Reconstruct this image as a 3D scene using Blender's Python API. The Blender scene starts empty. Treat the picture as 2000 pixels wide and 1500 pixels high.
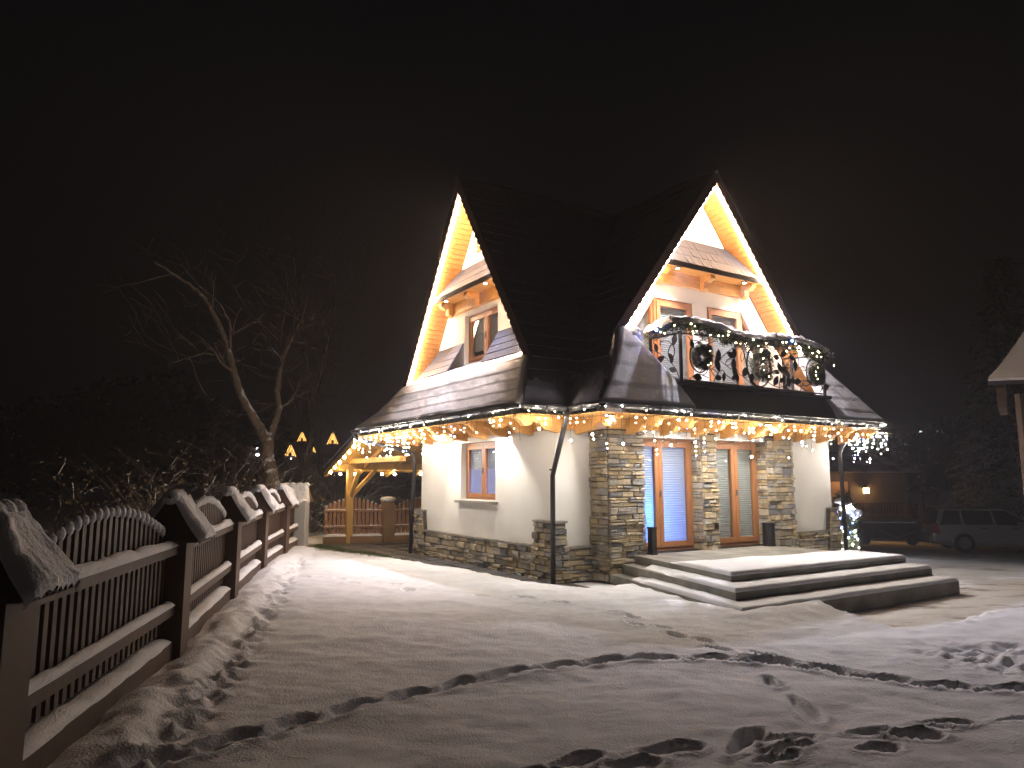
import bpy, math, random
import numpy as np
from mathutils import Vector, Matrix
random.seed(7)
rng = np.random.default_rng(7)
sc = bpy.context.scene
COL = sc.collection
PI = math.pi

# ------------------------------------------------------------------ camera, world, exposure
cam_d = bpy.data.cameras.new("camera")
cam = bpy.data.objects.new("camera", cam_d); COL.objects.link(cam)
cam.location = (0, 0, 1.75)
cam.rotation_euler = (math.radians(90 + 7.58), 0, 0)
cam_d.sensor_width = 36; cam_d.lens = 25.02
cam_d.clip_start = 0.05; cam_d.clip_end = 3000
sc.camera = cam

w = bpy.data.worlds.new("World"); sc.world = w; w.use_nodes = True
nt = w.node_tree; nt.nodes.clear()
out = nt.nodes.new("ShaderNodeOutputWorld"); bg = nt.nodes.new("ShaderNodeBackground")
tc = nt.nodes.new("ShaderNodeTexCoord"); sep = nt.nodes.new("ShaderNodeSeparateXYZ")
rp = nt.nodes.new("ShaderNodeValToRGB")
rp.color_ramp.elements[0].position = 0.0; rp.color_ramp.elements[0].color = (0.0024, 0.0023, 0.0015, 1)
rp.color_ramp.elements[1].position = 0.62; rp.color_ramp.elements[1].color = (0.0005, 0.0005, 0.0008, 1)
e = rp.color_ramp.elements.new(0.25); e.color = (0.0011, 0.0010, 0.0009, 1)
nt.links.new(tc.outputs["Generated"], sep.inputs[0]); nt.links.new(sep.outputs["Z"], rp.inputs[0])
nt.links.new(rp.outputs[0], bg.inputs["Color"]); bg.inputs["Strength"].default_value = 1.0
nt.links.new(bg.outputs[0], out.inputs[0])

sc.view_settings.view_transform = 'Standard'; sc.view_settings.look = 'None'
sc.view_settings.exposure = 1.75; sc.view_settings.gamma = 1; sc.view_settings.use_curve_mapping = False
sc.render.engine = 'CYCLES'
cy = sc.cycles
cy.use_denoising = True; cy.denoiser = 'OPENIMAGEDENOISE'
cy.max_bounces = 6; cy.diffuse_bounces = 3; cy.glossy_bounces = 3; cy.transmission_bounces = 4
cy.transparent_max_bounces = 10; cy.volume_bounces = 0
cy.sample_clamp_indirect = 3.0; cy.caustics_reflective = False; cy.caustics_refractive = False
cy.use_light_tree = True
cy.use_adaptive_sampling = False

# ------------------------------------------------------------------ frames
ANG = math.radians(32.2)
ORG = Vector((0.74, 12.43, 0))
HM = Matrix.Translation(ORG) @ Matrix.Rotation(ANG, 4, 'Z')
def h2w(x, y, z=0): return HM @ Vector((x, y, z))
OFF = {}
def thing(name, label, cat, base=(0, 0, 0), fr='W', group=None):
    o = bpy.data.objects.new(name, None); COL.objects.link(o)
    b = Vector(base)
    if fr == 'H':
        o.location = HM @ b; o.rotation_euler = (0, 0, ANG)
    else: o.location = b
    o['label'] = label; o['category'] = cat
    if group: o['group'] = group
    o.empty_display_size = 0.2
    OFF[o.name] = b
    return o
def root_off(p):
    while p.parent: p = p.parent
    return OFF[p.name]
def link(name, me, parent, loc=None, rot=None, scale=None):
    o = bpy.data.objects.new(name, me); COL.objects.link(o)
    if parent: o.parent = parent
    if loc is not None:
        o.location = Vector(loc) - (root_off(parent) if parent else Vector())
    if rot is not None: o.rotation_euler = rot
    if scale is not None: o.scale = scale
    return o
def solo(name, mb, mat, label=None, cat=None, base=(0, 0, 0), fr='W', group=None, kind=None, smooth=False):
    me = mb.mesh(name, mat, Vector(base), smooth)
    o = bpy.data.objects.new(name, me); COL.objects.link(o)
    b = Vector(base)
    if fr == 'H': o.location = HM @ b; o.rotation_euler = (0, 0, ANG)
    else: o.location = b
    if label: o['label'] = label
    if cat: o['category'] = cat
    if group: o['group'] = group
    if kind: o['kind'] = kind
    OFF[o.name] = b
    return o

class MB:
    def __init__(s): s.v = []; s.f = []
    def add(s, vs, fs):
        n = len(s.v); s.v += [tuple(p) for p in vs]; s.f += [tuple(i + n for i in f) for f in fs]; return s
    def box(s, a, b):
        x0, y0, z0 = [min(a[i], b[i]) for i in range(3)]; x1, y1, z1 = [max(a[i], b[i]) for i in range(3)]
        return s.add([(x0,y0,z0),(x1,y0,z0),(x1,y1,z0),(x0,y1,z0),(x0,y0,z1),(x1,y0,z1),(x1,y1,z1),(x0,y1,z1)],
              [(0,3,2,1),(4,5,6,7),(0,1,5,4),(1,2,6,5),(2,3,7,6),(3,0,4,7)])
    def poly(s, pts): return s.add(pts, [tuple(range(len(pts)))])
    def prism(s, pts, vec):
        n = len(pts); vec = Vector(vec)
        q = [tuple(Vector(p) + vec) for p in pts]
        fs = [tuple(range(n))[::-1], tuple(range(n, 2 * n))]
        for i in range(n): j = (i + 1) % n; fs.append((i, j, n + j, n + i))
        return s.add(list(pts) + q, fs)
    def beam(s, p, q, w_, h_, up=(0, 0, 1)):
        p = Vector(p); q = Vector(q); d = (q - p).normalized(); up = Vector(up)
        sd = d.cross(up)
        if sd.length < 1e-4: sd = d.cross(Vector((0, 1, 0)))
        sd.normalize(); u = sd.cross(d).normalized()
        c = [sd * (a * w_ / 2) + u * (b * h_ / 2) for a, b in ((-1,-1),(1,-1),(1,1),(-1,1))]
        return s.add([p + k for k in c] + [q + k for k in c], [(0,1,2,3),(7,6,5,4),(0,4,5,1),(1,5,6,2),(2,6,7,3),(3,7,4,0)])
    def tube(s, path, r, seg=6, closed=False, caps=True):
        path = [Vector(p) for p in path]; n = len(path)
        if n < 2: return s
        rr = r if hasattr(r, '__len__') else [r] * n
        vs = []; ref = Vector((0, 0, 1))
        d0 = (path[1] - path[0]).normalized()
        if abs(d0.z) > .9: ref = Vector((1, 0, 0))
        x = d0.cross(ref).normalized()
        for i, p in enumerate(path):
            a = path[i - 1] if (i > 0 or closed) else path[i]
            b = path[(i + 1) % n] if (i < n - 1 or closed) else path[i]
            d = (b - a)
            if d.length < 1e-9: d = d0
            d.normalize()
            x = (x - d * x.dot(d))
            if x.length < 1e-6: x = d.orthogonal()
            x.normalize(); y = d.cross(x)
            for k in range(seg):
                t = 2 * PI * k / seg
                vs.append(p + (x * math.cos(t) + y * math.sin(t)) * rr[i])
        fs = []
        m = n if closed else n - 1
        for i in range(m):
            j = (i + 1) % n
            for k in range(seg):
                l = (k + 1) % seg
                fs.append((i*seg+k, i*seg+l, j*seg+l, j*seg+k))
        if caps and not closed:
            fs.append(tuple(range(seg))[::-1]); fs.append(tuple((n-1)*seg + k for k in range(seg)))
        return s.add(vs, fs)
    def sphere(s, c, r, seg=8, rings=5, sq=(1, 1, 1)):
        c = Vector(c); vs = [c + Vector((0, 0, r * sq[2]))]; fs = []
        for i in range(1, rings):
            t = PI * i / rings
            for k in range(seg):
                a = 2 * PI * k / seg
                vs.append(c + Vector((math.sin(t)*math.cos(a)*sq[0], math.sin(t)*math.sin(a)*sq[1], math.cos(t)*sq[2])) * r)
        vs.append(c - Vector((0, 0, r * sq[2]))); last = len(vs) - 1
        for k in range(seg): fs.append((0, 1 + k, 1 + (k + 1) % seg))
        for i in range(rings - 2):
            for k in range(seg):
                l = (k + 1) % seg
                fs.append((1+i*seg+k, 1+(i+1)*seg+k, 1+(i+1)*seg+l, 1+i*seg+l))
        for k in range(seg): fs.append((last, 1+(rings-2)*seg+(k+1) % seg, 1+(rings-2)*seg+k))
        return s.add(vs, fs)
    def loft(s, rings, closed_ring=True, caps=True):
        n = len(rings[0]); vs = [p for r in rings for p in r]; fs = []
        for i in range(len(rings) - 1):
            for k in range(n if closed_ring else n - 1):
                l = (k + 1) % n
                fs.append((i*n+k, i*n+l, (i+1)*n+l, (i+1)*n+k))
        if caps and closed_ring:
            fs.append(tuple(range(n))[::-1]); fs.append(tuple((len(rings)-1)*n + k for k in range(n)))
        return s.add(vs, fs)
    def grid(s, P):  # P[i][j]
        return s.loft(P, closed_ring=False, caps=False)
    def mesh(s, name, mat, off=Vector(), smooth=False):
        me = bpy.data.meshes.new(name)
        me.from_pydata([(p[0]-off[0], p[1]-off[1], p[2]-off[2]) for p in s.v], [], s.f)
        if mat: me.materials.append(mat)
        if smooth: me.polygons.foreach_set("use_smooth", [True] * len(me.polygons))
        me.update(); return me
    def build(s, name, mat, parent, smooth=False, kind=None, label=None):
        o = bpy.data.objects.new(name, s.mesh(name, mat, root_off(parent), smooth)); COL.objects.link(o)
        o.parent = parent
        if kind: o['kind'] = kind
        if label: o['label'] = label
        return o
def shear_pts(pts, f): return [f(p) for p in pts]

# ------------------------------------------------------------------ materials
def new_mat(name):
    m = bpy.data.materials.new(name); m.use_nodes = True
    n = m.node_tree.nodes; l = m.node_tree.links
    return m, n, l, n["Principled BSDF"]
def pmat(name, c1, c2=None, scale=4, stretch=(1, 1, 1), rough=.7, bump=.2, bscale=None, bdist=.01, metal=0,
         island=None, snow=0.0, spec=.5, detail=6, sub=0):
    m, n, l, b = new_mat(name)
    c2 = c2 or tuple(v * .7 for v in c1)
    t = n.new("ShaderNodeTexCoord"); oi = n.new("ShaderNodeObjectInfo")
    mp = n.new("ShaderNodeMapping"); mp.inputs["Scale"].default_value = stretch
    ad = n.new("ShaderNodeVectorMath"); ad.operation = 'ADD'
    ml = n.new("ShaderNodeMath"); ml.operation = 'MULTIPLY'; ml.inputs[1].default_value = 37.0
    l.new(oi.outputs["Random"], ml.inputs[0]); l.new(t.outputs["Object"], mp.inputs[0])
    l.new(mp.outputs[0], ad.inputs[0]); l.new(ml.outputs[0], ad.inputs[1])
    no = n.new("ShaderNodeTexNoise"); no.inputs["Scale"].default_value = scale; no.inputs["Detail"].default_value = detail
    l.new(ad.outputs[0], no.inputs["Vector"])
    r = n.new("ShaderNodeValToRGB"); r.color_ramp.elements[0].position = .3; r.color_ramp.elements[1].position = .7
    r.color_ramp.elements[0].color = (*c2, 1); r.color_ramp.elements[1].color = (*c1, 1)
    l.new(no.outputs[0], r.inputs[0]); col = r.outputs[0]
    if island:
        g = n.new("ShaderNodeNewGeometry"); a2 = n.new("ShaderNodeMath"); a2.operation = 'ADD'
        fr = n.new("ShaderNodeMath"); fr.operation = 'FRACT'
        l.new(g.outputs["Random Per Island"], a2.inputs[0]); l.new(oi.outputs["Random"], a2.inputs[1]); l.new(a2.outputs[0], fr.inputs[0])
        ir = n.new("ShaderNodeValToRGB"); ir.color_ramp.interpolation = 'CONSTANT'
        els = ir.color_ramp.elements
        while len(els) < len(island): els.new(0.5)
        for i, c in enumerate(island): els[i].position = i / len(island); els[i].color = (*c, 1)
        l.new(fr.outputs[0], ir.inputs[0])
        mx = n.new("ShaderNodeMix"); mx.data_type = 'RGBA'; mx.blend_type = 'MULTIPLY'; mx.inputs[0].default_value = 1
        l.new(ir.outputs[0], mx.inputs[6]); l.new(col, mx.inputs[7]); col = mx.outputs[2]
    if snow:
        g = n.new("ShaderNodeNewGeometry"); sp = n.new("ShaderNodeSeparateXYZ"); l.new(g.outputs["Normal"], sp.inputs[0])
        n3 = n.new("ShaderNodeTexNoise"); n3.inputs["Scale"].default_value = 3.0; n3.inputs["Detail"].default_value = 4
        l.new(t.outputs["Object"], n3.inputs["Vector"])
        a = n.new("ShaderNodeMath"); a.operation = 'MULTIPLY_ADD'; l.new(n3.outputs[0], a.inputs[0]); a.inputs[1].default_value = 1.6
        l.new(sp.outputs["Z"], a.inputs[2])
        rr = n.new("ShaderNodeMapRange"); rr.inputs["From Min"].default_value = 1.9 - snow; rr.inputs["From Max"].default_value = 2.05 - snow
        l.new(a.outputs[0], rr.inputs[0])
        mx = n.new("ShaderNodeMix"); mx.data_type = 'RGBA'; l.new(rr.outputs[0], mx.inputs[0])
        l.new(col, mx.inputs[6]); mx.inputs[7].default_value = (.78, .78, .8, 1); col = mx.outputs[2]
    l.new(col, b.inputs["Base Color"])
    b.inputs["Roughness"].default_value = rough; b.inputs["Metallic"].default_value = metal
    b.inputs["Specular IOR Level"].default_value = spec
    if bump:
        n2 = n.new("ShaderNodeTexNoise"); n2.inputs["Scale"].default_value = bscale or scale * 3; n2.inputs["Detail"].default_value = 6
        l.new(ad.outputs[0], n2.inputs["Vector"])
        bp = n.new("ShaderNodeBump"); bp.inputs["Strength"].default_value = bump; bp.inputs["Distance"].default_value = bdist
        l.new(n2.outputs[0], bp.inputs["Height"]); l.new(bp.outputs[0], b.inputs["Normal"])
    return m
def emat(name, col, st):
    m, n, l, b = new_mat(name)
    b.inputs["Base Color"].default_value = (.8, .8, .8, 1)
    b.inputs["Emission Color"].default_value = (*col, 1); b.inputs["Emission Strength"].default_value = st
    return m
M = {}
M['snow'] = pmat('snow', (.82, .82, .85), (.72, .72, .76), scale=5, rough=.85, bump=.8, bscale=55, bdist=.014, spec=.25, detail=10)
M['snow_fine'] = pmat('snow_fine', (.80, .80, .82), (.72, .72, .75), scale=6, rough=.85, bump=.7, bscale=45, bdist=.015, spec=.2)
M['plaster'] = pmat('plaster', (.79, .78, .74), (.68, .66, .61), scale=1.1, rough=.9, bump=.45, bscale=55, bdist=.006, spec=.2, detail=9)
M['plaster_grey'] = pmat('plaster_grey', (.42, .42, .41), (.33, .33, .32), scale=3, rough=.85, bump=.3, bscale=60, bdist=.004)
M['mortar'] = pmat('mortar', (.10, .085, .065), (.05, .042, .033), scale=12, rough=.95, bump=.6, bscale=40, bdist=.01)
M['stone'] = pmat('stone', (1.0, 1.0, 1.0), (.50, .46, .40), scale=9, rough=.8, bump=.9, bscale=22, bdist=.02,
    island=[(.53,.44,.30),(.40,.37,.33),(.58,.48,.32),(.45,.36,.23),(.33,.33,.33),(.56,.49,.38),(.27,.23,.17),(.48,.44,.38),(.50,.39,.22),(.43,.38,.28),(.25,.25,.26)])
M['ledge'] = pmat('ledge_stone', (.26, .24, .21), (.16, .15, .13), scale=6, rough=.7, bump=.4, bscale=30, bdist=.008)
WS = (1, 14, 14)
M['larch'] = pmat('larch_wood', (.66, .36, .115), (.50, .25, .065), scale=2.2, stretch=(2, 12, 12), rough=.5, bump=.12, bscale=10)
M['larch2'] = pmat('larch_boards', (.60, .30, .095), (.42, .19, .05), scale=3, stretch=(3, 3, 9), rough=.55, bump=.12, bscale=10)
M['pine'] = pmat('carport_pine', (.60, .38, .11), (.48, .27, .06), scale=3, stretch=(5, 5, 1), rough=.55, bump=.1)
M['frame'] = pmat('frame_wood', (.36, .155, .06), (.27, .11, .04), scale=4, stretch=(6, 6, 1), rough=.4, bump=.08)
M['fence'] = pmat('fence_wood', (.092, .052, .034), (.052, .030, .020), scale=5, stretch=(6, 6, .8), rough=.6, bump=.3, bdist=.004)
M['fence_pillar'] = pmat('fence_pillar', (.092, .055, .037), (.07, .04, .027), scale=3, rough=.7, bump=.2, bscale=50, bdist=.003)
M['fence2'] = pmat('back_fence_wood', (.34, .16, .07), (.22, .10, .04), scale=5, stretch=(6, 6, .8), rough=.6, bump=.3, bdist=.004)
M['pillar2'] = pmat('back_pillar', (.26, .15, .07), (.2, .11, .05), scale=3, rough=.75, bump=.2, bscale=50, bdist=.003)
M['roof'] = pmat('roof_shingle', (.082, .074, .096), (.045, .041, .056), scale=5, stretch=(2, 2, 6), rough=.6, bump=.5, bscale=16, bdist=.01)
M['roof_frost'] = pmat('frosted_shingle', (.34, .31, .36), (.10, .09, .11), scale=1.3, rough=.8, bump=.6, bscale=26, bdist=.015)
M['hood'] = pmat('hood_shingle', (.034, .048, .088), (.02, .028, .05), scale=6, stretch=(6, 6, 1), rough=.55, bump=.5, bscale=14, bdist=.008)
M['barge'] = pmat('barge_board', (.085, .052, .038), (.055, .034, .026), scale=4, rough=.5, bump=.3)
M['metal'] = pmat('dark_metal', (.035, .033, .034), (.022, .021, .022), scale=8, rough=.32, bump=.05, metal=.3)
M['iron'] = pmat('wrought_iron', (.018, .017, .016), (.012, .012, .011), scale=8, rough=.45, bump=.1)
M['concrete'] = pmat('stoop_concrete', (.30, .285, .25), (.13, .125, .11), scale=2.6, rough=.8, bump=.35, bscale=40, bdist=.006)
M['paver'] = pmat('wet_paver', (.10, .10, .11), (.055, .055, .06), scale=6, rough=.42, bump=.5, bscale=25, bdist=.006)
M['black'] = pmat('black_plastic', (.012, .012, .013), (.008, .008, .009), scale=8, rough=.35, bump=0.02)
M['cable'] = pmat('cable', (.02, .03, .02), (.012, .018, .012), scale=8, rough=.5, bump=0)
M['bark'] = pmat('bark', (.24, .18, .125), (.10, .075, .055), scale=6, stretch=(4, 4, 1), rough=.9, bump=.8, bscale=14, bdist=.02, snow=.72)
M['twig'] = pmat('twig', (.17, .125, .09), (.09, .065, .045), scale=6, rough=.9, bump=.3, snow=.60)
M['conifer'] = pmat('conifer', (.030, .042, .020), (.012, .018, .009), scale=4, rough=.9, bump=0, snow=.55)
M['garland'] = pmat('garland_needles', (.06, .075, .03), (.02, .03, .014), scale=12, rough=.8, bump=0)
M['leafy'] = pmat('dry_leaves', (.22, .15, .05), (.09, .07, .025), scale=5, rough=.8, bump=0, snow=.45)
M['grass'] = pmat('grass', (.12, .14, .04), (.06, .08, .02), scale=9, rough=.85, bump=0)
M['far'] = pmat('far_trees', (.02, .022, .016), (.01, .011, .009), scale=1, rough=1, bump=0)
M['hill'] = pmat('hill_ground', (.03, .03, .028), (.015, .015, .014), scale=.05, rough=1, bump=0)
M['cream'] = pmat('far_wall', (.5, .36, .24), (.42, .3, .19), scale=2, rough=.9, bump=0)
M['darkwood'] = pmat('dark_boards', (.06, .045, .035), (.035, .027, .02), scale=4, rough=.8, bump=.2)
M['car'] = pmat('car_paint', (.27, .285, .285), (.24, .255, .255), scale=2, rough=.38, bump=0, metal=.3)
M['tyre'] = pmat('tyre', (.015, .015, .015), (.01, .01, .01), scale=9, rough=.9, bump=.1)
M['alloy'] = pmat('alloy', (.25, .25, .26), (.2, .2, .2), scale=5, rough=.4, bump=0, metal=.7)
M['tail'] = pmat('tail_light', (.25, .012, .012), (.2, .01, .01), scale=5, rough=.2, bump=0)
M['plate'] = pmat('plate', (.45, .45, .42), (.4, .4, .38), scale=20, rough=.4, bump=0)
M['autoglass'] = pmat('auto_glass', (.012, .013, .014), (.01, .01, .011), scale=3, rough=.08, bump=0)

m, n, l, b = new_mat('glass')       # thin window glass
n.remove(b); o_ = n["Material Output"]
tr = n.new("ShaderNodeBsdfTransparent"); gl = n.new("ShaderNodeBsdfGlossy"); gl.inputs["Roughness"].default_value = .02
lw = n.new("ShaderNodeLayerWeight"); lw.inputs["Blend"].default_value = .5; mx = n.new("ShaderNodeMixShader")
pw = n.new("ShaderNodeMath"); pw.operation = 'POWER'; pw.inputs[1].default_value = 4.0; fr = n.new("ShaderNodeMath"); fr.operation = 'MULTIPLY_ADD'; fr.inputs[1].default_value = .65; fr.inputs[2].default_value = .06
l.new(lw.outputs["Facing"], pw.inputs[0]); l.new(pw.outputs[0], fr.inputs[0])
tr.inputs[0].default_value = (.9, .92, .92, 1)
l.new(fr.outputs[0], mx.inputs[0]); l.new(tr.outputs[0], mx.inputs[1]); l.new(gl.outputs[0], mx.inputs[2]); l.new(mx.outputs[0], o_.inputs[0])
M['glass'] = m
def blind_mat(name, c):
    m, n, l, b = new_mat(name); n.remove(b); o_ = n["Material Output"]
    d = n.new("ShaderNodeBsdfDiffuse"); t = n.new("ShaderNodeBsdfTranslucent"); x = n.new("ShaderNodeMixShader")
    tx = n.new("ShaderNodeTexCoord"); no = n.new("ShaderNodeTexNoise"); no.inputs["Scale"].default_value = 3
    r = n.new("ShaderNodeValToRGB"); r.color_ramp.elements[0].color = (*[v*.9 for v in c], 1); r.color_ramp.elements[1].color = (*c, 1)
    l.new(tx.outputs["Object"], no.inputs[0]); l.new(no.outputs[0], r.inputs[0]); l.new(r.outputs[0], d.inputs[0]); l.new(r.outputs[0], t.inputs[0])
    x.inputs[0].default_value = .30; l.new(d.outputs[0], x.inputs[1]); l.new(t.outputs[0], x.inputs[2]); l.new(x.outputs[0], o_.inputs[0])
    return m
M['blind'] = blind_mat('blind', (.40, .42, .41))
M['led_rope'] = emat('led_rope_glow', (1, .70, .47), 33)
WARM = (1, .86, .66)
M['bulb_warm'] = emat('bulb_warm', WARM, 165)
M['bulb_cool'] = emat('bulb_cool', (.97, .94, .90), 165)
M['bulb_blue'] = emat('bulb_blue', (.06, .14, 1), 45)
M['bulb_violet'] = emat('bulb_violet', (.45, .3, 1), 45)
M['bulb_big'] = emat('bulb_big', (1, .74, .40), 60)
M['bulb_garland'] = emat('bulb_garland', (1, .85, .45), 24)
M['spot_disc'] = emat('downlight_disc', (1, .85, .65), 20)
M['far_glow'] = emat('far_glow', (1, .5, .12), 2.2)
M['far_glow_white'] = emat('far_glow_white', (.8, .85, 1), 3)
M['lantern'] = emat('lantern_glow', (1, .62, .22), 6)

def np_noise(x, y, seed=0):
    xi = np.floor(x).astype(np.int64); yi = np.floor(y).astype(np.int64); xf = x - xi; yf = y - yi
    def hsh(a, b):
        h = (a * 374761393 + b * 668265263 + seed * 974634777) & 0x7fffffff
        h = ((h ^ (h >> 13)) * 1274126177) & 0x7fffffff
        return ((h ^ (h >> 16)) & 0xffff) / 65535.0
    u = xf*xf*(3-2*xf); v = yf*yf*(3-2*yf)
    a = hsh(xi, yi); b_ = hsh(xi+1, yi); c = hsh(xi, yi+1); d = hsh(xi+1, yi+1)
    return (a*(1-u)+b_*u)*(1-v) + (c*(1-u)+d*u)*v - .5
def fbm(x, y, seed=0, o=3):
    s = 0; a = 1.
    for i in range(o): s = s + a * np_noise(x * 2**i + 17.3*i, y * 2**i + 5.1*i, seed + i); a *= .5
    return s
def n1(x, y, seed=0): return float(fbm(np.array([x]), np.array([y]), seed, 2)[0])
def sstep(a, b, x): t = np.clip((x - a) / (b - a), 0, 1); return t * t * (3 - 2 * t)

# ------------------------------------------------------------------ ground
ca, sa = math.cos(ANG), math.sin(ANG)
def tolocal(X, Y):
    dx = X - ORG.x; dy = Y - ORG.y
    return dx * ca + dy * sa, -dx * sa + dy * ca
def drive_mask(X, Y):
    # line A: right of (4.42,8.25)->(3.95,10.6);  line B: above (4.42,8.25)->(6.74,9.69)
    nx = n1x = np_noise(X * 2.1, Y * 2.1, 91) * .18 + np_noise(X * 6, Y * 6, 92) * .06
    a = (X - 4.42) * .981 + (Y - 8.25) * .195
    b_ = -(X - 4.42) * .527 + (Y - 8.25) * .85
    far = np.where(Y > 13, 1.0, 0)
    lx, ly = tolocal(X, Y)
    m_ = np.minimum(a, b_) + nx
    m2 = np.maximum(m_, np.where((lx > 6.5) & (X > 6), 2., -9))
    return m2
tracks = []
def trail(pts, step=.33, side=.07, L=.30, W=.12, D=.05):
    P = np.array(pts, float); seg = np.diff(P, axis=0); ln = np.hypot(seg[:, 0], seg[:, 1]); cum = np.concatenate([[0], np.cumsum(ln)])
    s = .1; k = 0
    while s < cum[-1]:
        i = min(np.searchsorted(cum, s) - 1, len(ln) - 1); i = max(i, 0)
        t = (s - cum[i]) / ln[i]; p = P[i] + seg[i] * t; d = seg[i] / ln[i]; nn = np.array([-d[1], d[0]])
        sgn = 1 if k % 2 else -1
        q = p + nn * side * sgn
        tracks.append((q[0], q[1], math.atan2(d[1], d[0]) + random.uniform(-.15, .15), L * random.uniform(.85, 1.15), W * random.uniform(.85, 1.2), D * random.uniform(.7, 1.15)))
        s += step * random.uniform(.88, 1.12); k += 1
tr1 = [[-2.4, 4.25], [-2.07, 4.54], [-1.84, 4.75], [-1.58, 5.03], [-1.37, 5.27], [-1.13, 5.52], [-0.91, 5.72], [-0.69, 5.91], [-0.38, 6.16], [0.0, 6.42], [0.32, 6.61], [0.7, 6.79], [1.15, 6.92], [1.59, 6.94], [2.0, 6.89], [2.34, 6.79], [2.59, 6.66], [2.83, 6.5], [3.04, 6.31], [3.29, 6.13], [3.72, 6.01], [4.4, 5.9]]
trail(tr1, step=.25, side=.045, L=.34, W=.135, D=.045)
trail([[1.33, 9.4], [1.44, 8.65], [1.78, 8.1], [1.9, 7.7], [2.1, 7.3], [2.4, 6.95]], step=.36, side=.07, L=.30, W=.11, D=.04)
for a, b_ in (([2.17, 6.36], [2.15, 6.01]), ([2.15, 5.75], [2.12, 5.2])):
    tracks.append(((a[0]+b_[0])/2, (a[1]+b_[1])/2, math.atan2(b_[1]-a[1], b_[0]-a[0]), math.dist(a, b_), .13, .05))
trail([[.0, 4.3], [.45, 4.46], [.85, 4.56], [1.28, 4.70]], step=.3, side=.06, L=.36, W=.13, D=.055)
tracks += [(1.5, 4.82, .92, .56, .13, .075), (1.76, 4.86, .3, .44, .12, .06), (1.70, 4.68, .35, .4, .10, .05), (1.58, 4.52, .35, .3, .10, .045),
           (2.35, 4.97, .2, .3, .09, .04), (2.28, 4.70, .35, .3, .12, .05), (2.63, 4.90, -.15, .32, .13, .055), (2.97, 5.13, .15, .42, .11, .05), (2.83, 5.02, .1, .25, .06, .03), (3.5, 5.22, .2, .3, .09, .04)]
trail([[-3.64, 12.66], [-3.14, 12.46], [-2.57, 11.86], [-1.87, 11.63], [-1.3, 10.96], [-.75, 10.72], [-.2, 10.5], [.4, 10.1], [.9, 9.9]], step=.62, side=.1, L=.30, W=.12, D=.045)
def fence_x(Y):   # garden side foot of the left fence
    return np.interp(Y, [2, 3.75, 6.9, 10.15, 13.3, 16.2, 18.6], [-2.10, -2.52, -3.10, -3.83, -4.52, -5.05, -5.35])
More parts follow.
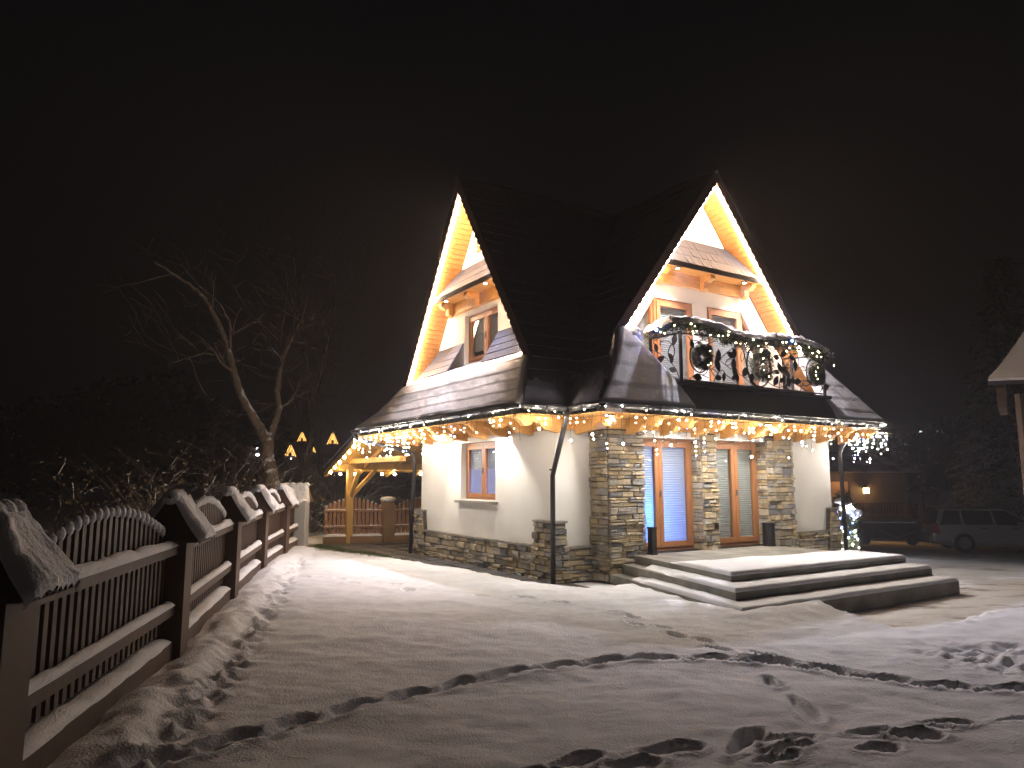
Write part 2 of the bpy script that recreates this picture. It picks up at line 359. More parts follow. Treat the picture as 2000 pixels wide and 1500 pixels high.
def ground(X, Y, prints=True):
    X = np.asarray(X, float); Y = np.asarray(Y, float)
    lx, ly = tolocal(X, Y)
    h = .085 + 0 * X
    h = h + fbm(X * 1.6 + 3, Y * 2.2, 1, 2) * .030 + fbm(X * 3.8, Y * 5.0, 5, 3) * .020 + fbm(X * 17, Y * 20, 6, 2) * .0035
    # paved strip kept bare by the eaves along the left facade
    edge = np.interp(ly, [-3, -1.0, 1, 4, 7.3, 10], [-.2, -.42, -.68, -1.12, -1.5, -1.9]) + np_noise(ly * 1.7, lx * 0, 33) * .25 + np_noise(ly * 6, lx * 3, 34) * .07
    strip = sstep(0.0, .16, lx - edge) * sstep(-1.25, -1.05, ly) * (1 - sstep(9.2, 9.6, ly))
    h = h * (1 - strip) - .035 * strip
    h = h + .085 * np.exp(-(((lx - .75) / 1.0) ** 2 + ((ly + 4.15) / .30) ** 2)) + .05 * np.exp(-(((lx + .15) / .35) ** 2 + ((ly + 2.9) / 1.1) ** 2))
    # driveway, lower and falling away to the right
    dm = drive_mask(X, Y)
    fall = np.maximum(0, (X - 4.2) * .57 + (Y - 9) * .82)
    dz = -.07 - .050 * np.maximum(0, fall - 5) + fbm(X * 3, Y * 3, 8, 3) * .014 + fbm(X * 11, Y * 13, 9, 2) * .007
    k = sstep(-.16, .1, dm)
    lumps = np.exp(-(dm / .14) ** 2) * (.05 + np_noise(X * 9, Y * 9, 12) * .09 + np_noise(X * 21, Y * 21, 14) * .03)
    h = h * (1 - k) + dz * k + np.where(Y < 12.5, lumps, 0)
    # trodden strip along the fence
    d = X - fence_x(Y)
    band = np.exp(-((d - .52) / .16) ** 2) * sstep(2.5, 4, Y) * (1 - sstep(16.5, 18, Y))
    lump = np.exp(-((d - .2) / .24) ** 2) * sstep(2.5, 4, Y) * (1 - sstep(17, 18.5, Y))
    h = h + lump * (.085 + fbm(X * 3.2, Y * 2.4, 21, 3) * .11) + band * (-.03 + fbm(X * 8, Y * 6, 22, 3) * .12 + fbm(X * 19, Y * 16, 23, 2) * .05)
    # churned snow at the right
    cr = np.exp(-(((X - 4.75) / .75) ** 2 + ((Y - 6.9) / .55) ** 2))
    h = h + cr * (fbm(X * 7, Y * 9, 25, 3) * .14 - .01)
    if prints:
        P1 = np.array(tr1); dmin = np.full(X.shape, 9.); near = (Y < 7.6) & (X > -3) & (X < 5)
        for a_, b2 in zip(P1[:-1], P1[1:]):
            v_ = b2 - a_; tt = np.clip(((X[near] - a_[0]) * v_[0] + (Y[near] - a_[1]) * v_[1]) / (v_ @ v_), 0, 1)
            dmin[near] = np.minimum(dmin[near], np.hypot(X[near] - a_[0] - v_[0] * tt, Y[near] - a_[1] - v_[1] * tt))
        h = h - .022 * np.exp(-(dmin / .085) ** 4) + .010 * np.exp(-((dmin - .135) / .03) ** 2)
        for (cx, cy_, th, L, W, D) in tracks:
            s_ = (abs(X - cx) < .6) & (abs(Y - cy_) < .6)
            if not s_.any(): continue
            dx = X[s_] - cx; dy = Y[s_] - cy_
            a = dx * math.cos(th) + dy * math.sin(th); b_ = -dx * math.sin(th) + dy * math.cos(th)
            ww = W * (1 + .25 * np.sin(a / L * 5.))
            q = np.sqrt((2 * a / L) ** 2 + (2 * b_ / ww) ** 2 + 1e-9) + np_noise(X[s_] * 18, Y[s_] * 18, 3) * .09
            dep = -D * (1 - sstep(.72, 1.18, q)) + .016 * np.exp(-((q - 1.32) / .2) ** 2)
            tread = (1 - sstep(.6, .9, q)) * np.sin(a * 150) * .003
            h[s_] = h[s_] + dep + tread
    return h
def gz(x, y): return float(ground(np.array([x]), np.array([y]), False)[0])

def spaced(parts):
    a = []
    for s0, e0, st in parts: a.append(np.arange(s0, e0, st))
    return np.concatenate(a)
xs = spaced([(-600, -60, 60), (-60, -12, 4), (-12, -4.6, .4), (-4.6, -1.8, .032), (-1.8, 5.4, .026), (5.4, 9, .06), (9, 20, .3), (20, 60, 2.5), (60, 661, 60)])
ys = spaced([(-60, 2.5, 5), (2.5, 4.1, .12), (4.1, 7.6, .026), (7.6, 10.5, .036), (10.5, 15, .06), (15, 22, .14), (22, 60, 1.5), (60, 1000, 60)])
XX, YY = np.meshgrid(xs, ys, indexing='ij')
ZZ = ground(XX, YY)
ZZ = np.where((np.abs(XX) > 60) | (YY > 60), np.where(XX > 20, -2.2, ZZ), ZZ)
DM = drive_mask(XX, YY)
nx_, ny_ = XX.shape
idx = np.arange(nx_ * ny_).reshape(nx_, ny_)
faces = np.stack([idx[:-1, :-1], idx[1:, :-1], idx[1:, 1:], idx[:-1, 1:]], -1).reshape(-1, 4)
fm = (DM[:-1, :-1] > .10).reshape(-1)
verts = np.stack([XX, YY, ZZ], -1).reshape(-1, 3)
def npmesh(name, mask, mat):
    f = faces[mask]; used, inv = np.unique(f, return_inverse=True)
    me = bpy.data.meshes.new(name)
    vv = verts[used]; me.vertices.add(len(vv)); me.vertices.foreach_set("co", vv.ravel())
    me.loops.add(f.size); me.loops.foreach_set("vertex_index", inv.ravel().astype(np.int32))
    me.polygons.add(len(f)); me.polygons.foreach_set("loop_start", np.arange(0, f.size, 4, dtype=np.int32))
    me.polygons.foreach_set("loop_total", np.full(len(f), 4, np.int32))
    me.polygons.foreach_set("use_smooth", np.ones(len(f), bool))
    me.materials.append(mat); me.update(calc_edges=True); me.validate()
    o = bpy.data.objects.new(name, me); COL.objects.link(o); o['kind'] = 'structure'
    return o
def ground_mat(name, bare_lo, bare_hi, under):
    m, n, l, b = new_mat(name)
    t = n.new("ShaderNodeTexCoord")
    a = n.new("ShaderNodeTexNoise"); a.inputs["Scale"].default_value = .8; a.inputs["Detail"].default_value = 9; a.inputs["Roughness"].default_value = .65
    mp = n.new("ShaderNodeMapping"); mp.inputs["Rotation"].default_value = (0, 0, -.75); mp.inputs["Scale"].default_value = (1, 3.2, 1)
    l.new(t.outputs["Object"], mp.inputs[0]); l.new(mp.outputs[0], a.inputs["Vector"])
    r = n.new("ShaderNodeMapRange"); r.inputs["From Min"].default_value = bare_lo; r.inputs["From Max"].default_value = bare_hi
    l.new(a.outputs[0], r.inputs[0])
    mx = n.new("ShaderNodeMix"); mx.data_type = 'RGBA'; l.new(r.outputs[0], mx.inputs[0])
    s2 = n.new("ShaderNodeTexNoise"); s2.inputs["Scale"].default_value = 2.5; s2.inputs["Detail"].default_value = 4
    l.new(t.outputs["Object"], s2.inputs["Vector"])
    rr = n.new("ShaderNodeValToRGB"); rr.color_ramp.elements[0].color = (.70, .70, .73, 1); rr.color_ramp.elements[1].color = (.82, .82, .84, 1)
    l.new(s2.outputs[0], rr.inputs[0]); l.new(rr.outputs[0], mx.inputs[6]); mx.inputs[7].default_value = (*under, 1)
    l.new(mx.outputs[2], b.inputs["Base Color"]); b.inputs["Roughness"].default_value = .8; b.inputs["Specular IOR Level"].default_value = .25
    n2 = n.new("ShaderNodeTexNoise"); n2.inputs["Scale"].default_value = 35; n2.inputs["Detail"].default_value = 6; l.new(t.outputs["Object"], n2.inputs["Vector"])
    bp = n.new("ShaderNodeBump"); bp.inputs["Strength"].default_value = .5; bp.inputs["Distance"].default_value = .012
    l.new(n2.outputs[0], bp.inputs["Height"]); l.new(bp.outputs[0], b.inputs["Normal"])
    return m
npmesh('snow_ground', ~fm, M['snow'])
npmesh('driveway', fm, ground_mat('driveway_snow', .53, .70, (.12, .085, .06)))

# bare paving beside the left facade
pv = MB()
poly = [(-.1, -1.15), (-.42, -1.15), (-.6, 1), (-1.0, 4), (-1.55, 7.3), (-1.75, 9.4), (6, 9.4), (6, 5.3), (.2, 5.3), (.2, -1.15)]
pv.prism([h2w(x, y, -.03) for x, y in poly], (0, 0, .028))
paving = solo('paving', pv, M['mortar'], kind='structure')
pm = []
for k in range(4):
    q = MB(); s_ = .185
    q.prism([(-s_, -s_, 0), (s_ - .01*k, -s_, 0), (s_, s_ - .008*k, 0), (-s_, s_, 0)], (0, 0, .03)); pm.append(q.mesh('paver', M['paver']))
for i in range(3):
    for j in range(26):
        lx = -.25 - .39 * i; ly = -.95 + .39 * j
        lim = np.interp(ly, [-1.15, 1, 4, 7.3, 9.4], [-.5, -.75, -1.15, -1.65, -1.9])
        if lx < lim + .1: continue
        o = link('paver', pm[(i + j) % 4], None, None, (random.uniform(-.006, .006), random.uniform(-.006, .006), ANG))
        o.parent = paving; o.location = h2w(lx, ly, -.012 + random.uniform(-.004, .004))
for i in range(4):
    for j in range(9):
        lx = .2 + .39 * j; ly = 5.75 + .39 * i * 2.3
        if ly > 9.2: continue
        o = link('paver', pm[(i + j) % 4], None, None, (0, 0, ANG)); o.parent = paving; o.location = h2w(lx, ly, -.012)
# grass patch by the carport
gr = MB()
for k in range(5200):
    t = random.random(); u = random.gauss(0, .17)
    lx = -1.9 + t * 1.15 + u * .55; ly = 7.6 - t * 3.9 + u * .7
    p = h2w(lx, ly); hgt = random.uniform(.03, .085); a = random.uniform(0, PI); dx = math.cos(a) * .006; dy = math.sin(a) * .006
    z = gz(p.x, p.y) if k % 5 == 0 else z if k else 0
    z = gz(p.x, p.y)
    gr.add([(p.x - dx, p.y - dy, z - .02), (p.x + dx, p.y + dy, z - .02), (p.x + random.uniform(-.03, .03), p.y + random.uniform(-.03, .03), z + hgt)], [(0, 1, 2)])
g = solo('grass', gr, M['grass'], 'thin patch of bare green grass showing at the snow edge near the carport', 'grass', kind='stuff')

# hills against the left sky
hl = MB()
P = [[], [], []]
for i in range(60):
    a = math.radians(-62 + i * 2.1); R_ = 420
    hgt = 26 + 24 * n1(i * .21, 2, 40) + 12 * n1(i * .9, 5, 41) + (10 if i < 22 else 0)
    d = (math.sin(a), math.cos(a))
    P[0].append((d[0] * 240, d[1] * 240, -4)); P[1].append((d[0] * R_, d[1] * R_, max(hgt, 12))); P[2].append((d[0] * 700, d[1] * 700, -4))
hl.grid(P)
solo('hill', hl, M['hill'], kind='structure', smooth=True)

# ------------------------------------------------------------------ the house (frame 'H': x along the front, y back, z up)
HLAB = 'white plastered highland house with two steep lit gables, stone clad doors and snowy skirt roofs'
house = thing('house', HLAB, 'house', (0, 0, 0), 'H')
CF, CL, RZ = 3.72, 2.6, 8.0
offL = lambda z: float(np.interp(z, [2.9, 3.85, 8.0], [3.16, 2.70, 0]))
offF = lambda z: float(np.interp(z, [2.9, 4.4, 8.0], [3.87, 2.77, 0]))
offFR = lambda z: float(np.interp(z, [2.9, 3.5, 4.4, 8.0], [4.0, 3.35, 2.77, 0]))

def wall_cells(mb, f, U, V, holes, depth):
    """front face and reveals of a wall with holes; f(u,v,d) -> point, d inward"""
    us = sorted(set([U[0], U[1]] + [h[0] for h in holes] + [h[1] for h in holes]))
    vs = sorted(set([V[0], V[1]] + [h[2] for h in holes] + [h[3] for h in holes]))
    for i in range(len(us) - 1):
        for j in range(len(vs) - 1):
            cu = (us[i] + us[i+1]) / 2; cv = (vs[j] + vs[j+1]) / 2
            if any(h[0] < cu < h[1] and h[2] < cv < h[3] for h in holes): continue
            for d in (0, depth):
                mb.poly([f(us[i], vs[j], d), f(us[i+1], vs[j], d), f(us[i+1], vs[j+1], d), f(us[i], vs[j+1], d)])
    for h in holes:
        a, b_, c, d = h
        for (p, q) in (((a, c), (b_, c)), ((b_, c), (b_, d)), ((b_, d), (a, d)), ((a, d), (a, c))):
            mb.poly([f(*p, 0), f(*q, 0), f(*q, depth), f(*p, depth)])
def gable_cells(mb, f, c, hw, z0, z1, holes, depth):
    """gable wall between z0 and z1, half width hw(z)"""
    zs = sorted(set([z0, z1, 3.85, 4.4, 6.5] + [h[2] for h in holes] + [h[3] for h in holes])); zs = [z for z in zs if z0 <= z <= z1]
    for i in range(len(zs) - 1):
        a, b_ = zs[i], zs[i+1]; cut = sorted([(h[0], h[1]) for h in holes if h[2] <= a and h[3] >= b_])
        L = [(c - hw(a), c - hw(b_))] + [x for h in cut for x in ((h[0], h[0]), (h[1], h[1]))] + [(c + hw(a), c + hw(b_))]
        for k in range(0, len(L), 2):
            p, q = L[k], L[k+1]
            for d in (0, depth): mb.poly([f(p[0], a, d), f(q[0], a, d), f(q[1], b_, d), f(p[1], b_, d)])
    for h in holes:
        a, b_, c_, d = h
        for (p, q) in (((a, c_), (b_, c_)), ((b_, c_), (b_, d)), ((b_, d), (a, d)), ((a, d), (a, c_))):
            mb.poly([f(*p, 0), f(*q, 0), f(*q, depth), f(*p, depth)])
fL = lambda u, v, d: (d, u, v)              # left facade, plane x=0
fF = lambda u, v, d: (u, d, v)              # gable wall of the front, plane y=0
W_L = (2.0, 3.45, 1.32, 2.5)                # ground floor window, left facade
wl = MB()
wall_cells(wl, fL, (0, 5.4), (0, 2.9), [W_L], .26)
# small front wall, left of the stone bay
wall_cells(wl, fF, (0, .86), (0, 2.9), [], .26)
# rounding corner slab and the other walls
wl.box((7.1, -.28, 0), (7.4, 5.4, 2.9)); wl.box((.26, 5.15, 0), (7.1, 5.4, 2.9))
wl.box((5.84, -.30, 0), (7.12, .0, 2.9))
# left gable, front gable
soL = lambda z: offL(max(z, 3.85)) - .19
soF = lambda z: offF(max(z, 4.4)) - .21
WL2 = (1.93, 3.32, 4.2, 5.27)
WL3 = (2.42, 2.98, 6.55, 7.0)
gable_cells(wl, fL, CL, lambda z: max(.02, min(2.7, soL(z))), 2.9, 7.75, [WL2, WL3], .26)
D1 = (2.45, 3.52, 3.5, 5.32); D2 = (3.93, 5.0, 3.5, 5.32)
S1 = (1.88, 2.45); S2 = (5.0, 5.55)   # slanted side lights
gable_cells(wl, fF, CF, lambda z: max(.02, min(2.6, soF(z))), 2.9, 3.5, [], .26)
def slant_wall(c0, inner, outer, sgn):
    # wall left over beside a slanted side light: glazing from z 3.5 to slanted head
    zt_i, zt_o = 5.32, 4.55
    a = lambda z: soF(z)
    # above the head
    wl.poly([(inner, 0, zt_i), (outer, 0, zt_o), (CF + sgn * a(zt_o), 0, zt_o), (CF + sgn * a(5.32), 0, 5.32)])
    wl.poly([(outer, 0, 3.5), (outer, 0, zt_o), (CF + sgn * a(zt_o), 0, zt_o), (CF + sgn * a(4.4), 0, 4.4), (CF + sgn * min(2.6, a(3.5)), 0, 3.5)])
    for p, q in (((inner, zt_i), (outer, zt_o)), ((outer, zt_o), (outer, 3.5))):
        wl.poly([(p[0], 0, p[1]), (q[0], 0, q[1]), (q[0], .24, q[1]), (p[0], .24, p[1])])
slant_wall(CF, 2.45, 1.88, -1); slant_wall(CF, 5.0, 5.55, 1)
wl.box((3.52, 0, 3.5), (3.93, .24, 5.32))
gable_cells(wl, fF, CF, lambda z: max(.02, soF(z)), 5.32, 7.72, [], .24)
wall = wl.build('wall', M['plaster'], house)
inr = MB()   # dark inner floor and partition so the rooms are closed
inr.box((.3, .1, .36), (7.0, 5.1, .44)); inr.box((.3, .0, 2.86), (7.0, 5.1, 2.9)); inr.box((3.5, .3, .44), (3.6, 5.1, 2.86))
inr.box((.3, .3, 3.3), (7, 5, 3.36)); inr.box((1.6, 1.6, 3.4), (5.6, 1.66, 5.0))
inr.build('inner_floor', M['larch2'], house)

# stone backing masses
st = MB()
st.box((-.05, .3, 0), (.0, 5.15, .55))                        # plinth left
st.box((.1, -.05, 0), (.8, 0, .55))
st.box((.80, -.46, 0), (1.60, .2, 2.62)); st.box((3.12, -.46, .3), (3.52, .2, 2.62)); st.box((5.02, -.46, 0), (5.82, .2, 2.62))
st.box((1.6, -.22, .0), (5.1, .2, .42))
st.box((5.84, -.345, 0), (7.15, -.3, .60))
st.prism([(-.10, -.10, 0), (-.10, .60, 0), (-.08, .44, 1.0), (-.08, -.08, 1.0)], (.10, 0, 0))
st.prism([(0, -.10, 0), (.26, -.10, 0), (.12, -.08, 1.0), (0, -.08, 1.0)], (0, .10, 0))
st.prism([(-.10, 4.95, 0), (-.10, 5.52, 0), (-.08, 5.48, 1.0), (-.08, 5.12, 1.0)], (.10, 0, 0))
st.prism([(7.05, -.40, 0), (7.5, -.40, 0), (7.45, -.38, 1.08), (7.2, -.38, 1.08)], (0, .10, 0))
st.box((7.4, -.3, 0), (7.5, .2, 1.08))
stone_core = st.build('stone_core', M['mortar'], house)
pl_ = MB()
lg = MB()
for a, b_ in (((-.11, .40, .55), (.0, 5.10, .59)), ((.2, -.11, .55), (.80, 0, .59)), ((5.84, -.40, .60), (7.10, -.30, .64)),
              ((-.15, -.15, 1.0), (.16, .0, 1.035)), ((-.15, 0, 1.0), (.0, .48, 1.035)), ((-.14, 5.09, 1.0), (0, 5.52, 1.035)), ((7.16, -.44, 1.08), (7.54, -.3, 1.115))):
    lg = MB(); lg.box(a, b_); lg.build('ledge', M['ledge'], house)
sl = MB(); sl.box((-.10, 1.9, 1.25), (.12, 3.55, 1.30)); sl.build('window_sill', M['ledge'], house)
lt = MB(); lt.box((1.58, -.44, 2.5), (5.1, -.02, 2.62)); lt.build('lintel', M['plaster'], house)

# stones ------------------------------------------------------------
def stone_mesh():
    q = MB(); j = lambda a: random.uniform(-a, a)
    o4 = [(-.5 + j(.01), -.5 + j(.03)), (.5 + j(.01), -.5 + j(.03)), (.5 + j(.01), .5 + j(.03)), (-.5 + j(.01), .5 + j(.03))]
    m8 = []
    pts = []
    for k in range(4):
        a = o4[k]; b2 = o4[(k + 1) % 4]
        pts += [a, ((a[0]+b2[0])/2 + j(.03), (a[1]+b2[1])/2 + j(.10))]
    base = [(p[0], 0, p[1]) for p in pts]
    mid = [(p[0], -.72 + j(.12), p[1]) for p in pts]
    top = [(p[0]*.90 + j(.012), -1 + j(.16), p[1]*.72 + j(.03)) for p in pts]
    q.loft([base, mid, top], True, False); q.f.append(tuple(len(q.v) - 8 + k for k in range(8)))
    return q.mesh('stone', M['stone'])
SM = [stone_mesh() for _ in range(22)]
slots = []   # (size, center, rot, scale)
def clad(org, ud, U, V, lim=None, D=.045, hh=(.045, .125), ww=(.12, .38)):
    """org + ud*u + z*v, outward = rotate; lim(u0,u1,v)->(u0,u1)"""
    org = Vector(org); ud = Vector(ud).normalized(); ang = math.atan2(ud.y, ud.x)
    v = V[0]
    while v < V[1] - .02:
        h = random.choice([random.uniform(hh[0], .065), random.uniform(.06, .095), random.uniform(.09, hh[1] + .02)])
        if V[1] - (v + h) < hh[0]: h = V[1] - v
        a, b_ = (U if lim is None else lim(v + h / 2))
        u = a
        while u < b_ - .01:
            q = random.uniform(*ww)
            if b_ - (u + q) < ww[0] * .7: q = b_ - u
            c = org + ud * (u + q / 2) + Vector((0, 0, v + h / 2))
            slots.append((q * h, c, ang, (q - .008, D * random.uniform(.5, 1.6), h - .009)))
            u += q
        v += h
XD = (1, 0, 0); ND = (0, -1, 0)
clad((0, -.05, 0), XD, (.2, .80), (0, .55))
clad((0, -.46, 0), XD, (.80, 1.63), (0, 2.6)); clad((0, -.46, 0), XD, (3.11, 3.53), (.40, 2.6), ww=(.11, .26)); clad((0, -.46, 0), XD, (5.0, 5.83), (0, 2.6))
clad((.80, 0, 0), ND, (0, .46), (0, 2.6), ww=(.12, .3)); clad((3.12, 0, 0), ND, (.2, .46), (.42, 2.6), D=.02, ww=(.1, .24)); clad((5.02, 0, 0), ND, (.2, .46), (.42, 2.6), D=.02, ww=(.1, .24))
clad((-.05, 0, 0), ND, (-4.98, -.58), (0, .55))
clad((-.09, 0, 0), ND, None, (0, 1.0), lim=lambda v: (-.60 + .15 * v, .12), ww=(.12, .28), D=.05)
clad((0, -.09, 0), XD, None, (0, 1.0), lim=lambda v: (-.12, .26 - .13 * v), ww=(.1, .22), D=.05)
clad((-.09, 0, 0), ND, None, (0, 1.0), lim=lambda v: (-5.52, -4.95 - .17 * v), ww=(.12, .28))
clad((0, -.345, 0), XD, (5.84, 7.06), (0, .60)); clad((0, -.39, 0), XD, None, (0, 1.08), lim=lambda v: (7.04 + .13 * v, 7.5 - .04 * v), ww=(.12, .25))
key = lambda s: -s[0] / ((HM @ s[1]) - cam.location).length ** 2
slots.sort(key=key)
for s_ in slots[:300]:
    link('stone', random.choice(SM), house, s_[1], (0, 0, s_[2]), s_[3])
rest = MB()
for s_ in slots[300:]:
    me = random.choice(SM); R_ = Matrix.Translation(s_[1]) @ Matrix.Rotation(s_[2], 4, 'Z') @ Matrix.Diagonal((*s_[3], 1))
    rest.add([R_ @ v.co for v in me.vertices], [tuple(p.vertices) for p in me.polygons])
rest.build('stone_cladding', M['stone'], house, kind='stuff')

# windows and doors -------------------------------------------------
def pleats(f, u0, u1, v0, v1, pitch=.022, amp=.009):
    q = MB(); nrow = max(2, int((v1 - v0) / pitch)); P = []
    for i in range(nrow + 1):
        v = v0 + (v1 - v0) * i / nrow; d = amp if i % 2 else 0
        P.append([f(u0, v, d), f(u1, v, d)])
    return q.grid(P)
def fbox(q, f, u0, u1, v0, v1, d0, d1):
    a = f(u0, v0, d0); b_ = f(u1, v1, d1); return q.box(a, b_)
def sash_window(name, f, U, V, mull, frame_w=.06, sash_w=.075, d=.13, blind_to=None, label=None, handle=True):
    u0, u1 = U; v0, v1 = V; q = MB()
    for a in ((u0, u0+frame_w, v0, v1), (u1-frame_w, u1, v0, v1), (u0+frame_w, u1-frame_w, v0, v0+frame_w), (u0+frame_w, u1-frame_w, v1-frame_w, v1)):
        fbox(q, f, *a, d, d + .07)
    win = q.build(name, M['frame'], house, label=label)
    cuts = [u0 + frame_w] + [x for m_ in mull for x in (m_, m_)] + [u1 - frame_w]
    for k in range(0, len(cuts), 2):
        a, b_ = cuts[k] + .004, cuts[k+1] - .004; c, e_ = v0 + frame_w + .004, v1 - frame_w - .004; s = sash_w; q = MB()
        for r in ((a, a+s, c, e_), (b_-s, b_, c, e_), (a+s, b_-s, c, c+s), (a+s, b_-s, e_-s, e_)): fbox(q, f, *r, d - .02, d + .045)
        q.build('sash', M['frame'], win)
        q = MB(); q.poly([f(a+s, c+s, d+.012), f(b_-s, c+s, d+.012), f(b_-s, e_-s, d+.012), f(a+s, e_-s, d+.012)]); q.build('pane', M['glass'], win)
        bt = c + s if blind_to is None else blind_to
        pleats(f, a + s - .02, b_ - s + .02, bt, e_ - s + .02).v
        pl2 = pleats(lambda u, v, dd: f(u, v, d + .06 + dd), a + s - .02, b_ - s + .02, bt, e_ - s + .02)
        pl2.build('blind', M['blind'], win)
    if handle:
        q = MB(); x = mull[0] if mull else u0 + .1
        p = f(x + .02, (v0 + v1) / 2 - .05, d - .045); q.box(p, [p[i] + (.02, .02, .12)[i] for i in range(3)]); q.build('handle', M['alloy'], win)
    return win
fLw = fL
sash_window('window', fL, (W_L[0], W_L[1]), (W_L[2] - .01, W_L[3]), [2.68], d=.14, blind_to=1.95)
sash_window('window', fL, (WL2[0], WL2[1]), (WL2[2], WL2[3]), [2.55], d=.10, blind_to=4.45)
sash_window('window', fL, (WL3[0], WL3[1]), (WL3[2], WL3[3]), [], d=.10, handle=False)
fD = lambda u, v, d: (u, -.26 + d - .1, v)
sash_window('glazed_door', fD, (1.62, 3.11), (.43, 2.50), [2.22], sash_w=.095, d=.14, label='glazed door left of the middle pier, blue light glowing behind its blind')
sash_window('glazed_door', fD, (3.53, 5.01), (.43, 2.50), [4.30], sash_w=.095, d=.14, label='glazed door right of the middle pier with plain grey blinds')
sash_window('balcony_door', fF, (D1[0], D1[1]), (3.5, 5.32), [], d=.02, sash_w=.09)
sash_window('balcony_door', fF, (D2[0], D2[1]), (3.5, 5.32), [], d=.02, sash_w=.09)
for (a, b_) in ((2.45, 1.88), (5.0, 5.55)):
    q = MB(); s = 1 if b_ > a else -1
    q.beam((a + s*.03, .08, 3.5), (a + s*.03, .08, 5.30), .06, .07); q.beam((b_ - s*.03, .08, 3.5), (b_ - s*.03, .08, 4.58), .06, .07)
    q.beam((a, .08, 5.29), (b_, .08, 4.52), .07, .06); q.beam((a, .08, 3.53), (b_, .08, 3.53), .07, .06)
    sw = q.build('side_light', M['frame'], house)
    q = MB(); q.poly([(a, .09, 3.5), (b_, .09, 3.5), (b_, .09, 4.55), (a, .09, 5.32)]); q.build('pane', M['glass'], sw)
    q = MB(); q.poly([(a, .15, 3.5), (b_, .15, 3.5), (b_, .15, 4.55), (a, .15, 5.32)]); q.build('blind', M['blind'], sw)
# room lamps behind the blue door: a small lit tree in the room, plus added fill behind other blinds
def lamp(name, typ, loc, energy, col, parent, size=.05, rot=None, cone=None, blend=.6):
    L = bpy.data.lights.new(name, typ); L.energy = energy; L.color = col
    if typ == 'POINT': L.shadow_soft_size = size
    if typ == 'SPOT': L.shadow_soft_size = size; L.spot_size = math.radians(cone); L.spot_blend = blend
    o = bpy.data.objects.new(name, L); COL.objects.link(o)
    o.parent = parent; o.location = Vector(loc) - root_off(parent)
    if rot: o.rotation_euler = rot
    return o
lamp('room_lamp_or_fill', 'POINT', (1.95, .34, 1.15), 75, (.06, .28, 1), house, .12)
lamp('room_lamp_or_fill', 'POINT', (2.42, .32, .80), 30, (.12, .2, 1), house, .10)
lamp('room_lamp_or_fill', 'POINT', (2.3, 1.0, 1.9), 36, (.42, .48, 1), house, .3)
lamp('room_lamp_or_fill', 'POINT', (4.6, 1.3, 2.2), 14, (.85, .95, .85), house, .3)  # added fill that lights the right door's blinds from behind
lamp('room_lamp_or_fill', 'POINT', (1.4, 3.3, 1.7), 9, (.8, .85, 1), house, .3)  # added fill behind the ground floor blind of the left facade

# roofs --------------------------------------------------------------
def courses(mb, fa, fb, z0, z1, n, nrm, thick=.024, jit=.012):
    """stepped shingle courses between edge functions fa(z), fb(z); z0 low, z1 high"""
    nrm = Vector(nrm).normalized()
    for i in range(n):
        a = z0 + (z1 - z0) * i / n; b_ = z0 + (z1 - z0) * (i + 1) / n
        A0, B0, A1, B1 = Vector(fa(a)), Vector(fb(a)), Vector(fa(b_)), Vector(fb(b_))
        m_ = max(2, int((B0 - A0).length / .35)); lo = []; hi = []; bt = []
        for k in range(m_ + 1):
            t = k / m_; p = A0.lerp(B0, t); q = A1.lerp(B1, t)
            dn = nrm * (thick + random.uniform(-jit, jit) * .5); sag = Vector((0, 0, random.uniform(-jit, jit)))
            lo.append(p + dn + sag); hi.append(q + nrm * .004); bt.append(p - nrm * .01 + sag)
        mb.loft([bt, lo, hi], False, False)
rf = MB()
# left wing, garden side plane
courses(rf, lambda z: (-.55 if z >= 3.85 else -.55 - .5 * (3.85 - z) / .95, CL - offL(z), z), lambda z: (CF - offF(z), CL - offL(z), z), 2.9, 8.0, 22, (0, -.84, .54))
# front wing, left plane
courses(rf, lambda z: (CF - offF(z), CL - offL(z), z), lambda z: (CF - offF(z), -.55 if z >= 4.4 else -.55 - .9 * (4.4 - z) / 1.5, z), 2.9, 8.0, 22, (-.8, 0, .6))
rf.build('roof_plane', M['roof'], house)
rf = MB()
courses(rf, lambda z: (CF + offFR(z), -.55 if z >= 4.4 else -.55 - .9 * (4.4 - z) / 1.5, z), lambda z: (CF + offFR(z), CL - offL(z), z), 2.9, 8.0, 22, (.8, 0, .6))
xr = lambda z: float(np.interp(z, [2.9, 3.4, 3.85, 8.0], [9.25, 8.55, 8.2, 7.7]))
courses(rf, lambda z: (CF + offFR(z) - .02, CL - offL(z), z), lambda z: (xr(z), CL - offL(z) , z), 2.9, 8.0, 22, (0, -.84, .54))
rf.build('roof_plane', M['roof'], house)
rf = MB()   # planes behind
courses(rf, lambda z: (9.2 if z < 3.85 else 8.0, CL + offL(z), z), lambda z: (-.55 if z >= 3.85 else -.55 - .5 * (3.85 - z) / .95, CL + offL(z), z), 3.85, 8.0, 16, (0, .84, .54))
courses(rf, lambda z: (xr(z) - .05, CL - offL(z), z), lambda z: (xr(z) - .05, CL + offL(z), z), 2.9, 8.0, 16, (1, 0, .2))
rf.grid([[(-.55, CL + 2.70, 3.85), (8.0, CL + 2.70, 3.85)], [(-.80, 6.0, 3.36), (8.0, 6.0, 3.36)], [(-1.05, 7.12, 2.93), (8.0, 7.12, 2.93)]])
rf.build('roof_plane', M['roof'], house)
rc = MB(); rc.tube([(-.62, CL, RZ + .03), (7.7, CL, RZ + .03)], .07, 8); rc.tube([(CF, -.62, RZ + .03), (CF, CL, RZ + .03)], .07, 8)
rc.build('ridge_cap', M['roof'], house, smooth=True)

